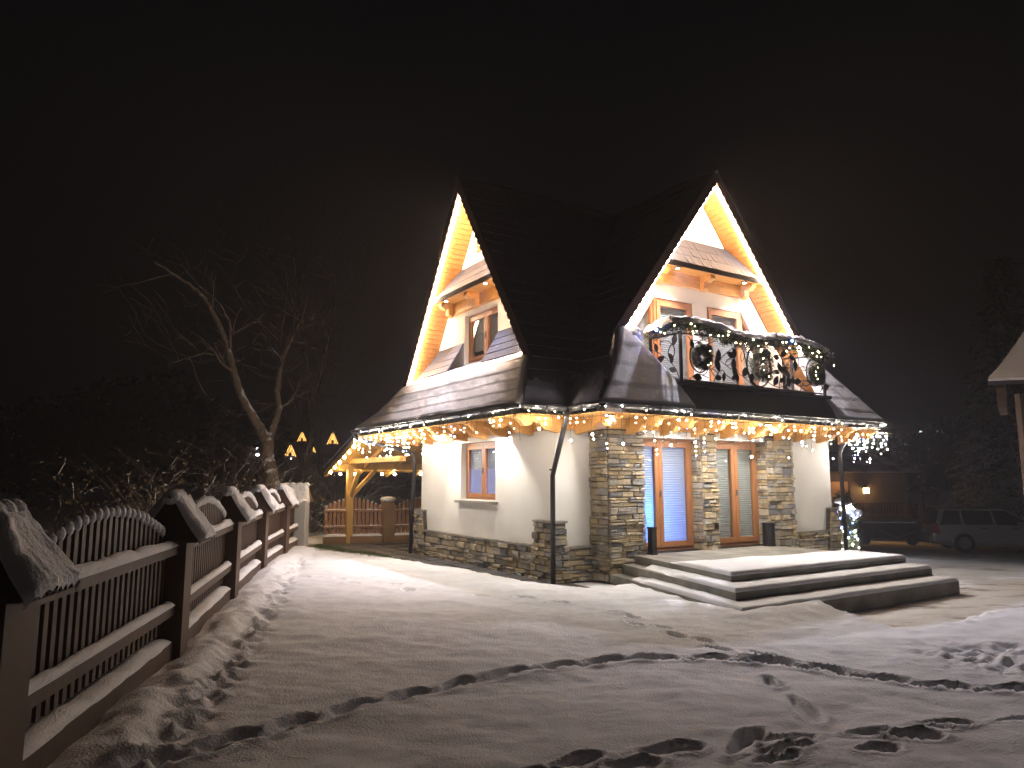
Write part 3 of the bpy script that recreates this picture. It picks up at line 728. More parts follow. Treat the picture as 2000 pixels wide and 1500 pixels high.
# verge: soffit planks, barge boards
def verge(axis, c, off, zk, xe, xw, plankmat, split_sides):
    """axis 'L': gable on x; axis 'F': gable on y. xe outer edge, xw wall"""
    P = (lambda s, z, e, dn=0: (e, c + s * (off(z) - dn), z)) if axis == 'L' else (lambda s, z, e, dn=0: (c + s * (off(z) - dn), e, z))
    top = RZ - .12; pitch = .115
    zs = np.arange(zk + .02, top - .12, pitch * .83)
    # one plank mesh as solid: exact local shape, shared
    for s in (-1, 1):
        z0 = 5.0; a = Vector(P(s, z0, 0, .17)); b_ = Vector(P(s, z0 + pitch * .83 - .008, 0, .17))
        th = Vector(P(s, z0, 0, .13)) - a
        e = Vector((xe - xw, 0, 0)) if axis == 'L' else Vector((0, xe - xw, 0))
        q = MB(); q.prism([Vector(), b_ - a, b_ - a + th, th], e * .97)
        me = q.mesh('soffit_plank', plankmat); joined = MB()
        zz_ = zs if not (axis == 'F' and s == 1) else np.concatenate([np.arange(3.45, zk, pitch * .83), zs])
        for z in zz_:
            p = Vector(P(s, z, xw if True else 0, .17))
            if s in split_sides: link('soffit_plank', me, house, p)
            else: joined.prism([p, p + b_ - a, p + b_ - a + th, p + th], e * .97)
        if s not in split_sides: joined.build('soffit_planks', plankmat, house, kind='stuff')
        # cover above the planks (roof thickness)
        q = MB(); q.prism([P(s, zk - .02, xw, .125), P(s, RZ, xw, .0), P(s, RZ + .001, xw, -.01), P(s, zk - .02, xw, .01)], e); q.build('roof_deck', M['roof'], house)
        # barge board with a scalloped lower edge
        N = 140; up = []; lo = []
        for i in range(N + 1):
            z = zk - .05 + (RZ + .03 - zk + .05) * i / N
            up.append(Vector(P(s, min(z, RZ), xe, -.04))); wv = .028 * abs(math.sin(i * PI / 140 * 27))
            lo.append(Vector(P(s, min(z, RZ), xe, .172 + wv)))
            if z > RZ - .35:  # keep within the apex
                k = off(min(z, RZ)); lo[-1] = Vector(P(s, min(z, RZ), xe, min(.172 + wv, k)))
        o2 = Vector((-.035, 0, 0)) if axis == 'L' else Vector((0, -.035, 0))
        q = MB(); q.loft([up, [p + o2 for p in up], [p + o2 for p in lo], lo, up], False, False); q.build('barge_board', M['barge'], house)
verge('L', CL, offL, 3.85, -.55, .0, M['larch2'], (1,))
verge('F', CF, offF, 4.40, -.55, .0, M['larch2'], (1,))

# hoods in the gables
def hood(axis, c, off, zl, zt, dep, nrow, plank_w):
    hw = lambda z: off(z) - .20
    if axis == 'L': Q = lambda u, dd, z: (-dd, c + u, z)
    else: Q = lambda u, dd, z: (c + u, -dd, z)
    hd = MB()
    # soffit board and fascia
    a, b_ = hw(zl) , hw(zl)
    hd.prism([Q(-a, 0, zl - .05), Q(a, 0, zl - .05), Q(a, dep - .03, zl - .05), Q(-a, dep - .03, zl - .05)], (0, 0, .03))
    body = hd.build('hood', M['larch'], house)
    for r in range(nrow):
        t0 = r / nrow; t1 = (r + 1) / nrow
        d0 = dep * (1 - t0 * .95) + .02; d1 = dep * (1 - t1 * .95); z0 = zl + (zt - zl) * t0 + .015; z1 = zl + (zt - zl) * t1 + .03
        w0 = hw(z0) - .02; n_ = int(2 * w0 / plank_w)
        me = None
        for k in range(n_):
            u0 = -w0 + 2 * w0 * k / n_ + .004; u1 = -w0 + 2 * w0 * (k + 1) / n_ - .004; w1 = hw(z1) - .02
            cl = lambda u, w_: max(-w_, min(w_, u))
            jz = random.uniform(-.008, .008)
            q = MB(); pts = [Q(u0, d0, z0 + jz), Q(u1, d0, z0 + jz), Q(cl(u1, w1), d1, z1), Q(cl(u0, w1), d1, z1)]
            q.prism(pts, (0, 0, .022)); q.build('shingle', M['hood'], body)
    q = MB(); q.box(Q(-hw(zl) + .02, dep + .005, zl - .07), Q(hw(zl) - .02, dep + .03, zl + .03)); q.build('fascia', M['metal'], body)
    # wall beam and corbels
    q = MB(); w0 = hw(zl) - .02; q.box(Q(-w0, 0.0, zl - .30), Q(w0, .09, zl - .052)); q.build('beam', M['larch'], body)
    for u in (-w0 * .98 + .1, 0, w0 * .98 - .1):
        prof = [(.09, zl - .052), (dep - .08, zl - .052), (dep - .07, zl - .13), (dep - .18, zl - .20), (dep - .26, zl - .165), (.20, zl - .30), (.09, zl - .36)]
        q = MB(); pts = [Q(u - .07, d_, z) for d_, z in prof]; v = Vector(Q(u + .07, 0, 0)) - Vector(Q(u - .07, 0, 0)); q.prism(pts, v); q.build('corbel', M['larch'], body)
    return body
hood('L', CL, offL, 5.66, 6.28, .46, 3, .10)
hood('F', CF, offF, 5.93, 6.60, .46, 3, .085)
# pent shingle bands on the left gable, beside the window
for (y0, y1) in ((0.0, 1.9), (3.36, 5.2)):
    for r in range(4):
        z0 = 4.0 + .16 * r; d0 = .40 - .10 * r; d1 = .28 - .10 * r
        lim = offL(z0 + .18) - .22
        a, b_ = max(y0, CL - lim), min(y1, CL + lim)
        if b_ - a < .2: continue
        n_ = max(1, int((b_ - a) / .45))
        for k in range(n_):
            u0 = a + (b_ - a) * k / n_ + .004; u1 = a + (b_ - a) * (k + 1) / n_ - .004
            q = MB(); q.prism([(-d0, u0, z0), (-d0, u1, z0), (-max(d1, 0), u1, z0 + .17), (-max(d1, 0), u0, z0 + .17)], (-.012, 0, .03)); q.build('shingle', M['hood'], house)

# skirt roofs with snow
def catmull(P, t):
    n_ = len(P) - 1; x = min(max(t, 0), 1) * n_; i = min(int(x), n_ - 1); f = x - i
    p0 = P[max(i-1, 0)]; p1 = P[i]; p2 = P[i+1]; p3 = P[min(i+2, n_)]
    return .5 * ((2*p1) + (p2-p0)*f + (2*p0-5*p1+4*p2-p3)*f*f + (3*p1-p0-3*p2+p3)*f**3)
def skirt(name, levels, nrm, nu, nv, rows, amp, mat, parent, seed, thick=.07):
    A = [Vector(a) for a, b_ in levels]; B = [Vector(b_) for a, b_ in levels]; nrm = Vector(nrm).normalized(); P = []
    for j in range(nv + 1):
        t = j / nv; a = catmull(A, t); b_ = catmull(B, t); row = []
        for i in range(nu + 1):
            s = i / nu; p = a.lerp(b_, s); L = (b_ - a).length
            fr_ = (t * rows + .05 * n1(s * L * 1.2, t * 3, seed)) % 1.0
            d = thick + amp * .5 * (fr_ ** 2) - amp * .22 * (1 if fr_ < .07 else 0) * (1 if t * rows > .6 else 0) + .030 * n1(s * L * 1.1, t * 2.2, seed + 1) + .012 * n1(s * L * 6, t * 9, seed + 2)
            edge = min(s, 1 - s) * L; edge = min(1, edge / .10); et = min(1, (1 - t) * nv / 2.)
            d *= .25 + .75 * math.sqrt(max(edge, 0)) * (.4 + .6 * et)
            row.append(p + nrm * d)
        P.append(row)
    q = MB(); q.grid(P)
    lowr = [p - nrm * .09 for p in P[-1]]; q.grid([P[-1], lowr])
    q.grid([[r[0] for r in P], [r[0] - nrm * .10 for r in P]]); q.grid([[r[-1] for r in P], [r[-1] - nrm * .10 for r in P]])
    q.grid([P[0], [p - nrm * .1 for p in P[0]]])
    return q.build(name, mat, parent, smooth=True)
bs = MB()
bs.grid([[(0, -.0, 4.10), (0, 5.2, 4.10)], [(-.5, -.08, 3.82), (-.5, 5.28, 3.82)], [(-1.0, -.56, 2.88), (-1.0, 7.1, 2.88)]])
bs.grid([[(.93, -.5, 4.35), (1.25, -.5, 4.35)], [(-.15, -1.4, 2.88), (1.95, -1.4, 2.88)]]); bs.grid([[(6.2, -.5, 4.35), (6.5, -.5, 4.35)], [(6.15, -1.4, 2.88), (7.7, -1.4, 2.88)]])
skirt_l = bs.build('skirt_roof', M['roof'], house)
skirt('snow_blanket', [((-.02, .16, 4.08), (-.02, 5.12, 4.08)), ((-.52, -.03, 3.86), (-.52, 5.30, 3.86)), ((-.80, -.28, 3.38), (-.80, 5.95, 3.38)), ((-1.06, -.56, 2.93), (-1.06, 7.12, 2.93))],
      (-.75, 0, .66), 150, 72, 7.5, .016, M['snow_fine'], skirt_l, 3)
skirt('snow_blanket', [((1.08, -.12, 4.40), (1.2, -.12, 4.40)), ((.98, -.56, 4.40), (1.22, -.56, 4.40)), ((.50, -1.02, 3.65), (1.70, -1.02, 3.65)), ((-.15, -1.46, 2.93), (1.97, -1.46, 2.93))],
      (0, -.80, .60), 60, 56, 6, .022, M['snow_fine'], skirt_l, 13)
skirt('snow_blanket', [((6.10, -.56, 4.36), (6.45, -.56, 4.36)), ((6.00, -1.02, 3.65), (7.05, -1.02, 3.65)), ((5.96, -1.46, 2.93), (7.7, -1.46, 2.93))],
      (0, -.80, .60), 44, 50, 6, .02, M['snow_fine'], skirt_l, 23)
skirt('snow_blanket', [((6.55, .03, 3.85), (8.18, .03, 3.85)), ((7.0, -.28, 3.38), (8.55, -.28, 3.38)), ((7.5, -.58, 2.93), (9.25, -.58, 2.93))],
      (0, -.80, .60), 34, 30, 4, .03, M['snow_fine'], skirt_l, 33)
# thin frost at the foot of the two valley planes
fr_ = MB()
def foot_snow(fa, fb, nrm, seed):
    P = []; nrm = Vector(nrm).normalized()
    for j in range(13):
        z = 2.94 + .62 * (1 - j / 12); a, b_ = Vector(fa(z)), Vector(fb(z)); P.append([a.lerp(b_, i / 24) + nrm * (.055 * min(1, j / 7 + .5 * n1(i * .3, j * .3, seed)) + .01 * n1(i * .8, j * .8, seed + 1)) for i in range(25)])
    fr_.grid(P); fr_.grid([P[-1], [p - nrm * .06 for p in P[-1]]])
foot_snow(lambda z: (-.55 - .5 * (3.85 - z) / .95, CL - offL(z), z), lambda z: (CF - offF(z) + .02, CL - offL(z), z), (0, -.84, .54), 91)
foot_snow(lambda z: (CF - offF(z), CL - offL(z) - .02, z), lambda z: (CF - offF(z), -.55 - .9 * (4.4 - z) / 1.5, z), (-.8, 0, .6), 93)
fr_.build('valley_snow', M['roof_frost'], house, smooth=True)
# balcony deck and its dark apron
bc = MB()
bc.box((1.75, -1.22, 3.38), (5.95, .0, 3.44))
deck = bc.build('balcony_deck', M['darkwood'], house)
ap = MB(); ap.prism([(1.80, -1.26, 3.36), (5.96, -1.26, 3.36), (6.02, -1.49, 2.92), (1.98, -1.49, 2.92)], (0, .12, .02)); ap.box((1.72, -1.34, 3.37), (6.04, -1.18, 3.43))
ap.box((1.74, -1.2, 3.0), (1.80, -.2, 3.37)); ap.box((5.92, -1.2, 3.0), (5.98, -.2, 3.37))
ap.build('balcony_apron', M['metal'], house)
q = MB(); P = []
for i in range(12):
    P.append([(1.8 + 4.1 * k / 40, -1.18 + 1.14 * i / 11, 3.45 + .05 + .03 * n1(k * .4, i * .5, 50)) for k in range(41)])
q.grid(P); q.build('snow_cover', M['snow'], house, smooth=True)
q = MB(); q.sphere((1.36, -.40, 4.34), .24, 26, 16, (1.2, 1.3, .85)); q.v = [tuple(Vector(p) + Vector((1, 1, .7)) * .16 * n1(p[0] * 7, p[2] * 7 + p[1] * 5, 5)) for p in q.v]; q.build('snow_mound', M['snow'], house, smooth=True)

# eaves: soffit, rafter tails, wall beam, gutter
eave = [(-1.05, 7.1), (-1.05, -.56), (-.15, -.56), (-.15, -1.45), (7.70, -1.45), (7.70, -.58), (9.2, -.58)]
sf = MB()
sf.poly([(-1.02, 7.05, 2.80), (-1.02, -.55, 2.80), (.0, -.55, 2.80), (.0, 7.05, 2.80)])
sf.poly([(-.13, -1.42, 2.805), (7.68, -1.42, 2.805), (7.68, .0, 2.805), (-.13, .0, 2.805)])
sf.poly([(7.68, -.8, 2.80), (9.15, -.8, 2.80), (9.15, 5, 2.80), (7.4, 5, 2.80), (7.4, -.8, 2.80)])
sf.poly([(0, 5.42, 2.80), (6.5, 5.42, 2.80), (6.5, 7.05, 2.80), (0, 7.05, 2.80)])
sf.build('eave_soffit', M['larch'], house)
q = MB(); q.box((-.09, 0.0, 2.60), (0, 5.4, 2.795)); q.build('wall_beam', M['larch'], house)
q = MB(); q.box((-.09, -.12, 2.60), (.80, 0, 2.795)); q.box((.78, -.56, 2.62), (5.86, -.46, 2.795)); q.box((5.86, -.42, 2.62), (7.45, -.30, 2.795)); q.build('wall_beam', M['larch'], house)
prof = [(0, 2.797), (-.88, 2.797), (-.90, 2.74), (-.80, 2.70), (-.74, 2.62), (-.62, 2.63), (-.55, 2.70), (-.44, 2.68), (-.34, 2.58), (0, 2.52)]
def tail(lx, ly, axis, L=1.0):
    q = MB()
    if axis == 'x': q.prism([(p[0] * L, 0, p[1]) for p in prof], (0, .11, 0)); bx = Vector((lx, ly, 0))
    else: q.prism([(0, p[0] * L, p[1]) for p in prof], (.11, 0, 0)); bx = Vector((lx, ly, 0))
    q.v = [tuple(Vector(p) + bx) for p in q.v]
    q.build('rafter_tail', M['larch'], house)
for y in np.arange(-.30, 7.0, .82): tail(-.092, float(y), 'x')
for x in np.arange(.35, 7.6, .80): tail(float(x), -.562 if .7 < x < 5.7 else -.42 if x > 5.7 else -.122, 'y', .95 if x > .7 else 1.3)
gu = MB()
def gutter(p, q_):
    p = Vector(p); q_ = Vector(q_); d = (q_ - p).normalized(); sd = Vector((d.y, -d.x, 0)); rows_ = []
    for a in range(9):
        t = PI * a / 8; rows_.append([k + sd * math.cos(t) * .07 - Vector((0, 0, math.sin(t) * .07)) for k in (p, q_)])
    gu.loft([list(r) for r in zip(*rows_)], False, False)
    gu.loft([[k - (k - c) * .12 for k in r] for r, c in ((list(zip(*rows_))[0], p), (list(zip(*rows_))[1], q_))], False, False)
    gu.tube([p + sd * .07, q_ + sd * .07], .011, 6)
ge = [(x + (-.06 if i < 2 else 0), y + (-.06 if 1 <= i <= 6 else 0), 2.93) for i, (x, y) in enumerate(eave)]
for i in range(len(ge) - 1): gutter(ge[i], ge[i+1])
gu.build('gutter', M['metal'], house, smooth=True)
for i in range(len(ge) - 1):
    p = Vector(ge[i]); q_ = Vector(ge[i+1]); n_ = int((q_ - p).length / .75)
    for k in range(n_):
        c = p.lerp(q_, (k + .5) / n_); q = MB()
        d = (q_ - p).normalized(); sd = Vector((d.y, -d.x, 0))
        q.tube([c + sd * math.cos(PI * a / 8) * .077 - Vector((0, 0, math.sin(PI * a / 8) * .077)) for a in range(9)], .009, 4)
        q.build('gutter_bracket', M['metal'], house)
def downspout(path, label=None):
    q = MB(); q.tube(path, .045, 10); o = q.build('downspout', M['metal'], house, smooth=True, label=label)
    for z in (1.9, .75):
        if min(p[2] for p in path) < z < max(p[2] for p in path):
            low = path[-1]; q = MB(); q.tube([(low[0], low[1], z - .015), (low[0], low[1], z + .015)], .054, 10); q.build('clamp', M['metal'], o)
downspout([(-.20, -.64, 2.90), (-.20, -.62, 2.75), (-.20, -.28, 1.95), (-.20, -.22, 1.80), (-.20, -.21, .02)])
downspout([(-1.1, 6.9, 2.88), (-1.1, 6.85, 2.72), (-.2, 5.52, 2.36), (-.14, 5.50, 2.2), (-.18, 5.58, .02)])
downspout([(7.72, -.62, 2.90), (7.70, -.62, 2.75), (7.62, -.46, 2.45), (7.60, -.42, 2.3), (7.62, -.44, -.1)])
# recessed downlights, plus added fill spots under the front eave
def downlight_or_fill(p, energy, col, cone=100, tilt=None, parent=house, disc='spot_disc'):
    q = MB(); q.tube([(p[0], p[1], p[2] - .004), (p[0], p[1], p[2] - .03)], .055, 12); o = q.build('downlight_or_fill', M['metal'], parent)
    q = MB(); q.tube([(p[0], p[1], p[2] - .028), (p[0], p[1], p[2] - .034)], .035, 12); q.build('lens', M[disc], o)
    lamp('downlight_or_fill_beam', 'SPOT', (p[0], p[1], p[2] - .06), energy, col, parent, .03, tilt or (0, 0, 0), cone, .8)
for y in (1.62, 3.75): downlight_or_fill((-.34, y, 2.80), 46, (1, .93, .82), 160)
for x in (.35, 2.3, 4.25): downlight_or_fill((x, -1.12, 2.805), 58, (1, .94, .85), 160)  # added spots that brighten the front piers and stoop, not real fittings
for y in (1.75, 3.45): downlight_or_fill((-.40, y, 5.61), 120, (.88, .87, 1), 80, (0, math.radians(12), 0))
for x in (2.75, 4.7): downlight_or_fill((x, -.36, 5.88), 215, (.88, .86, 1), 118, (-math.radians(16), 0, 0))
# wall socket
q = MB(); q.box((3.36, -.56, .80), (3.43, -.51, .92)); q.box((3.375, -.575, .815), (3.415, -.56, .855)); q.box((3.375, -.575, .865), (3.415, -.56, .905)); q.build('wall_socket', M['black'], house)

# ------------------------------------------------------------------ light strings
def rope(name, label, axis, c, off, zk, xe, group):
    t = thing(name, label, 'light string', (xe, c, zk) if axis == 'L' else (c, xe, zk), 'H', group)
    for s in (-1, 1):
        path = []; N = 130
        for i in range(N + 1):
            z = zk - .02 + (RZ - .30 - zk) * i / N; dn = .200 + .010 * math.sin(i * 1.27)
            u = c + s * (off(z) - dn); e = xe + .03
            path.append((e, u, z) if axis == 'L' else (u, e, z))
        q = MB(); q.tube(path, [.026 + .012 * abs(math.sin(i * .62)) for i in range(N + 1)], 7); q.build('glowing_tube', M['led_rope'], t)
    return t
rope('led_rope', 'glowing warm rope light lining the left gable eaves up to its peak', 'L', CL, offL, 3.85, -.55, 'rope lights along the gables')
rope('led_rope', 'glowing warm rope light lining the gable eaves above the balcony', 'F', CF, offF, 4.40, -.55, 'rope lights along the gables')

BM = {}
for nm, mt in (('w', 'bulb_warm'), ('c', 'bulb_cool'), ('b', 'bulb_blue'), ('v', 'bulb_violet'), ('g', 'bulb_garland')):
    q = MB(); q.sphere((0, 0, 0), .0125, 8, 5); BM[nm] = q.mesh('bulb', M[mt], smooth=True)
def icicles(label, path, spacing, maxlen, seed, group, blue=.05, cool=.3, dens=1.0, lo=.05):
    r = random.Random(seed); base = path[0]
    t = thing('icicle_lights', label, 'light string', base, 'H', group)
    P = [Vector(p) for p in path]; L = [0]
    for i in range(len(P) - 1): L.append(L[-1] + (P[i+1] - P[i]).length)
    def at(s):
        for i in range(len(P) - 1):
            if s <= L[i+1]: return P[i].lerp(P[i+1], (s - L[i]) / (L[i+1] - L[i]))
        return P[-1]
    cb = MB(); s = 0; main = []
    while s < L[-1]:
        p = at(s); main.append(p + Vector((r.uniform(-.02, .02), r.uniform(-.02, .02), r.uniform(-.03, .02)))); s += .06
    cb.tube(main, .005, 4)
    # loops round the gutter
    s = .05; k = 0
    while s < L[-1]:
        p = at(s); cb.tube([p + Vector((0, 0, .06)), p + Vector((-.03, -.05, .0)), p + Vector((0, 0, -.05))], .004, 3)
        if r.random() < .30:
            o = link('bulb', BM['w' if r.random() < .5 else 'c'], t, p + Vector((-.05, -.06, r.uniform(-.04, .03)))); o.scale = (.55,) * 3
        s += .17
    s = .04
    while s < L[-1]:
        ln = r.choice([.12, .2, .3, .42, .55, .3]) * maxlen / .5; p = at(s) + Vector((0, 0, -.05)); pts = [p]; n_ = max(2, int(ln / .07))
        for i in range(n_): pts.append(pts[-1] + Vector((r.uniform(-.018, .018), r.uniform(-.018, .018), -ln / n_)))
        cb.tube(pts, .0035, 3)
        for i in range(1, len(pts)):
            if r.random() < .62 * dens:
                x = r.random(); km = 'b' if x < blue else 'v' if x < blue * 1.9 else 'c' if x < blue * 1.9 + cool else 'w'
                o = link('bulb', BM[km], t, pts[i] + Vector((0, 0, -.008))); sc_ = r.choice([.35, .5, .5, .65, .8, 1.0, 1.4]); o.scale = (sc_,) * 3
        s += spacing * r.uniform(.6, 1.4)
    cb.build('cable', M['cable'], t)
    return t
G_ = 'icicle light strings hung from the gutters'
icicles('dense warm icicle lights along the left gutter towards the carport', [(-1.10, 7.05, 2.86), (-1.10, 3.0, 2.86)], .12, .50, 1, G_, blue=.03)
icicles('sparser icicle lights on the left gutter between the window and the corner', [(-1.10, 3.0, 2.86), (-1.10, -.64, 2.86), (-.22, -.64, 2.86)], .17, .42, 2, G_, blue=.05, dens=.62)
icicles('icicle lights along the front gutter above the stone piers and glazed doors', [(-.20, -.72, 2.86), (-.20, -1.52, 2.86), (7.66, -1.52, 2.86)], .17, .60, 3, G_, blue=.05, cool=.5, dens=.60)
icicles('bright white and blue icicle lights past the right end of the front gutter', [(7.72, -1.4, 2.86), (7.72, -.64, 2.86), (9.2, -.64, 2.86)], .105, .62, 4, G_, blue=.14, cool=.6, dens=.75)

# ------------------------------------------------------------------ stoop
stoop = thing('entrance_steps', 'three broad grey concrete steps with rounded snow on their edges below the glazed doors', 'steps', (3, -2, 0), 'H')
def step_box(xb, xf, y0, z0, z1, x1):
    q = MB(); q.prism([(xb, -.47, z0), (xf, y0, z0), (x1, y0, z0), (x1, -.47, z0)], (0, 0, z1 - z0)); return q.build('step', M['concrete'], stoop)
def slab_snow(xb, xf, x1, y0, y1, z, seed, bare, rr=.05):
    nx_ = 90; ny_ = 44; P = []
    xl = lambda y: xf + (xb - xf) * (y - y0) / (-.47 - y0)
    for j in range(ny_ + 1):
        row = []; y = y0 + (y1 - y0) * (j / ny_) ** 1.6; a = xl(y)
        for i in range(nx_ + 1):
            u = i / nx_; u = .5 - .5 * math.cos(PI * u); x = a + (x1 - a) * u
            e = min(x - a, x1 - x, y - y0); k = math.sqrt(max(0, 1 - (1 - min(1, e / rr)) ** 2))
            h = (.062 + .012 * n1(x * 2, y * 2, seed)) * k + .006 * n1(x * 9, y * 9, seed + 1) * k
            row.append((x, y, z - .004 + h * bare(x - a, y) - (.004 if k < .01 else 0)))
        P.append(row)
    q = MB(); q.grid(P); return q
s1 = step_box(1.36, .66, -3.22, .288, .42, 5.0); s2 = step_box(1.08, .25, -3.64, .135, .286, 5.0); s3 = step_box(.82, -.10, -4.04, -.35, .13, 5.02)
slab_snow(1.36, .66, 4.99, -3.22, -.55, .42, 60, lambda d, y: float(1 - sstep(-.42, .05, y - (-1.55 - .10 * min(d, 3) + .12 * n1(d * 1.3, 2, 61)))) * float(sstep(-.02, .30, d + (-1.3 - y) * .35))).build('snow_cover', M['snow'], s1, smooth=True)
slab_snow(1.08, .25, 5.0, -3.64, -1.1, .286, 64, lambda d, y: float(sstep(.05, .35, d + max(0, (-1.7 - y)) * .4))).build('snow_cover', M['snow'], s2, smooth=True)
slab_snow(.82, -.10, 5.02, -4.04, -1.1, .13, 67, lambda d, y: float(sstep(0, .4, d + max(0, -1.4 - y)))).build('snow_cover', M['snow'], s3, smooth=True)
# black boxes by the doors
q = MB(); q.box((1.66, -.62, .42), (1.76, -.50, .88)); q.box((1.65, -.63, .87), (1.77, -.49, .90)); q.box((1.65, -.63, .42), (1.77, -.49, .45))
solo('planter', q, M['black'], 'tall narrow black box beside the door with blue light', 'planter', (1.73, -.58, .42), 'H')
q = MB(); q.tube([(4.86, -.56, .42), (4.86, -.56, .84), (4.86, -.56, .86)], [.12, .125, .115], 14); q.tube([(4.86, -.56, .845), (4.86, -.56, .875)], .132, 14); q.tube([(4.86, -.56, .42), (4.86, -.56, .45)], .132, 14)
solo('planter', q, M['black'], 'round black bin standing against the right stone pier by the door', 'bin', (4.86, -.56, .42), 'H').name = 'bin'

# ------------------------------------------------------------------ balcony railing, garland, wreaths
rl = thing('balcony_railing', 'black wrought iron balcony railing with vines, leaves and round rings', 'railing', (3.9, -1.28, 3.43), 'H')
YR = -1.28; XA, XB, ZB, ZT = 1.82, 5.90, 3.47, 4.28
def rb(name, paths, r, seg=5, closed=False):
    q = MB()
    for p in paths: q.tube(p, r, seg, closed)
    return q.build(name, M['iron'], rl)
def arc_z(x): return ZT + .02 + .03 * math.sin((x - XA) / (XB - XA) * PI)
rb('top_rail', [[(XA + (XB - XA) * i / 20, YR, arc_z(XA + (XB - XA) * i / 20)) for i in range(21)]], .019, 6)
rb('top_rail', [[(XA, YR + .75 * i / 6, arc_z(XA) + .02 * i / 6) for i in range(7)]], .019, 6)
rb('bottom_rail', [[(XA, YR, ZB), (XB, YR, ZB)]], .016, 6); rb('bottom_rail', [[(XA, YR, ZB), (XA, YR + .75, ZB)]], .016, 6)
rb('top_rail', [[(XB, YR, arc_z(XB)), (XB, YR + .75, arc_z(XB))]], .019, 6)
for p in ((XA, YR), (XB, YR), (XA, YR + .75), (XB, YR + .75)):
    q = MB(); q.box((p[0] - .022, p[1] - .022, 3.42), (p[0] + .022, p[1] + .022, 4.33)); q.build('post', M['iron'], rl)
def ring(cx, cz, rx, rz_, r=.016): 
    q = MB(); q.tube([(cx + rx * math.cos(2*PI*k/32), YR, cz + rz_ * math.sin(2*PI*k/32)) for k in range(32)], r, 5, True); q.build('ring', M['iron'], rl)
ring(2.28, 3.90, .235, .27); ring(3.88, 3.88, .34, .40, .02); ring(5.56, 3.88, .235, .27)
# pale inner face of the big middle ring
q = MB(); q.loft([[(3.88 + a * math.cos(2*PI*k/40), YR + d, 3.88 + b_ * math.sin(2*PI*k/40)) for k in range(40)] for a, b_, d in ((.33, .39, 0), (.33, .39, .05), (.36, .42, .05), (.36, .42, 0), (.33, .39, 0))], True, False)
LEAF = []
for k in range(3):   # open leaf and solid leaf
    q = MB(); L = .17; W_ = .038 + .008 * k
    outl = [(L * t, W_ * math.sin(PI * t) * s) for s in (1, -1) for t in ([0, .2, .4, .6, .8, 1] if s == 1 else [.8, .6, .4, .2])]
    if k == 0: q.tube([(a, 0, b_) for a, b_ in outl], .007, 4, True)
    else: q.prism([(a, -.006, b_) for a, b_ in outl], (0, .012, 0)); q.f.append(q.f[0])
    LEAF.append(q.mesh('leaf', M['iron']))
rr = random.Random(5)
def vine(pts, leaves=6, parent=rl, side=0):
    P = [Vector((p[0], YR, p[1])) if side == 0 else Vector((XA, YR + p[0], p[1])) for p in pts]
    path = [catmull(P, t / 24) for t in range(25)]
    q = MB(); q.tube(path, .009, 5); q.build('vine', M['iron'], rl)
    for k in range(leaves):
        i = int(2 + 21 * (k + .5) / leaves); d = (path[i+1] - path[i-1]).normalized()
        a = math.atan2(d.z, (d.x if side == 0 else d.y)) + (1 if k % 2 else -1) * rr.uniform(.6, 1.0)
        rot = (0, -a, 0) if side == 0 else (0, -a, PI / 2)
        if path[i].z + .17 * math.sin(a) > 4.30 or path[i].z + .17 * math.sin(a) < 3.44: a = -a; rot = (0, -a, rot[2])
        o = link('leaf', LEAF[rr.choice([0, 1, 1, 2])], rl, path[i], rot, (rr.uniform(1.0, 1.5),) * 3)
vine([(2.50, 4.05), (2.75, 3.92), (3.05, 3.78), (3.35, 3.68), (3.6, 3.55), (3.8, 3.47)], 5)
vine([(2.42, 3.68), (2.65, 3.75), (2.9, 3.98), (3.1, 4.12), (3.3, 4.22)], 4)
vine([(3.22, 4.27), (3.26, 4.05), (3.15, 3.9), (3.3, 3.72)], 3)
vine([(2.62, 3.47), (2.7, 3.60), (2.85, 3.72), (3.0, 3.62), (3.3, 3.50)], 4)
vine([(3.40, 4.26), (3.5, 4.05), (3.52, 3.9), (3.58, 3.75)], 3)
vine([(2.02, 3.48), (2.12, 3.56), (2.25, 3.60), (2.5, 3.55)], 2)
vine([(2.0, 4.27), (2.1, 4.2), (2.25, 4.2), (2.45, 4.15), (2.7, 4.25)], 3)
vine([(4.20, 3.75), (4.4, 3.85), (4.7, 3.75), (5.0, 3.60), (5.3, 3.5)], 5)
vine([(4.1, 3.6), (4.35, 3.52), (4.6, 3.55), (4.9, 3.8), (5.1, 3.95), (5.3, 4.0)], 5)
vine([(4.24, 4.0), (4.4, 4.15), (4.7, 4.1), (4.9, 4.2), (5.2, 4.26)], 4)
vine([(4.45, 3.48), (4.5, 3.7), (4.6, 3.9), (4.75, 4.05)], 3)
vine([(5.1, 3.48), (5.2, 3.65), (5.4, 3.72), (5.5, 3.62)], 2)
vine([(5.72, 3.5), (5.82, 3.6), (5.84, 4.0), (5.86, 4.2)], 2)
vine([(.05, 3.5), (.15, 3.7), (.3, 3.85), (.5, 4.0), (.7, 4.1)], 4, side=1)
vine([(.1, 4.2), (.25, 4.1), (.3, 3.95), (.18, 3.9), (.15, 4.05), (.3, 4.2), (.5, 4.22)], 2, side=1)

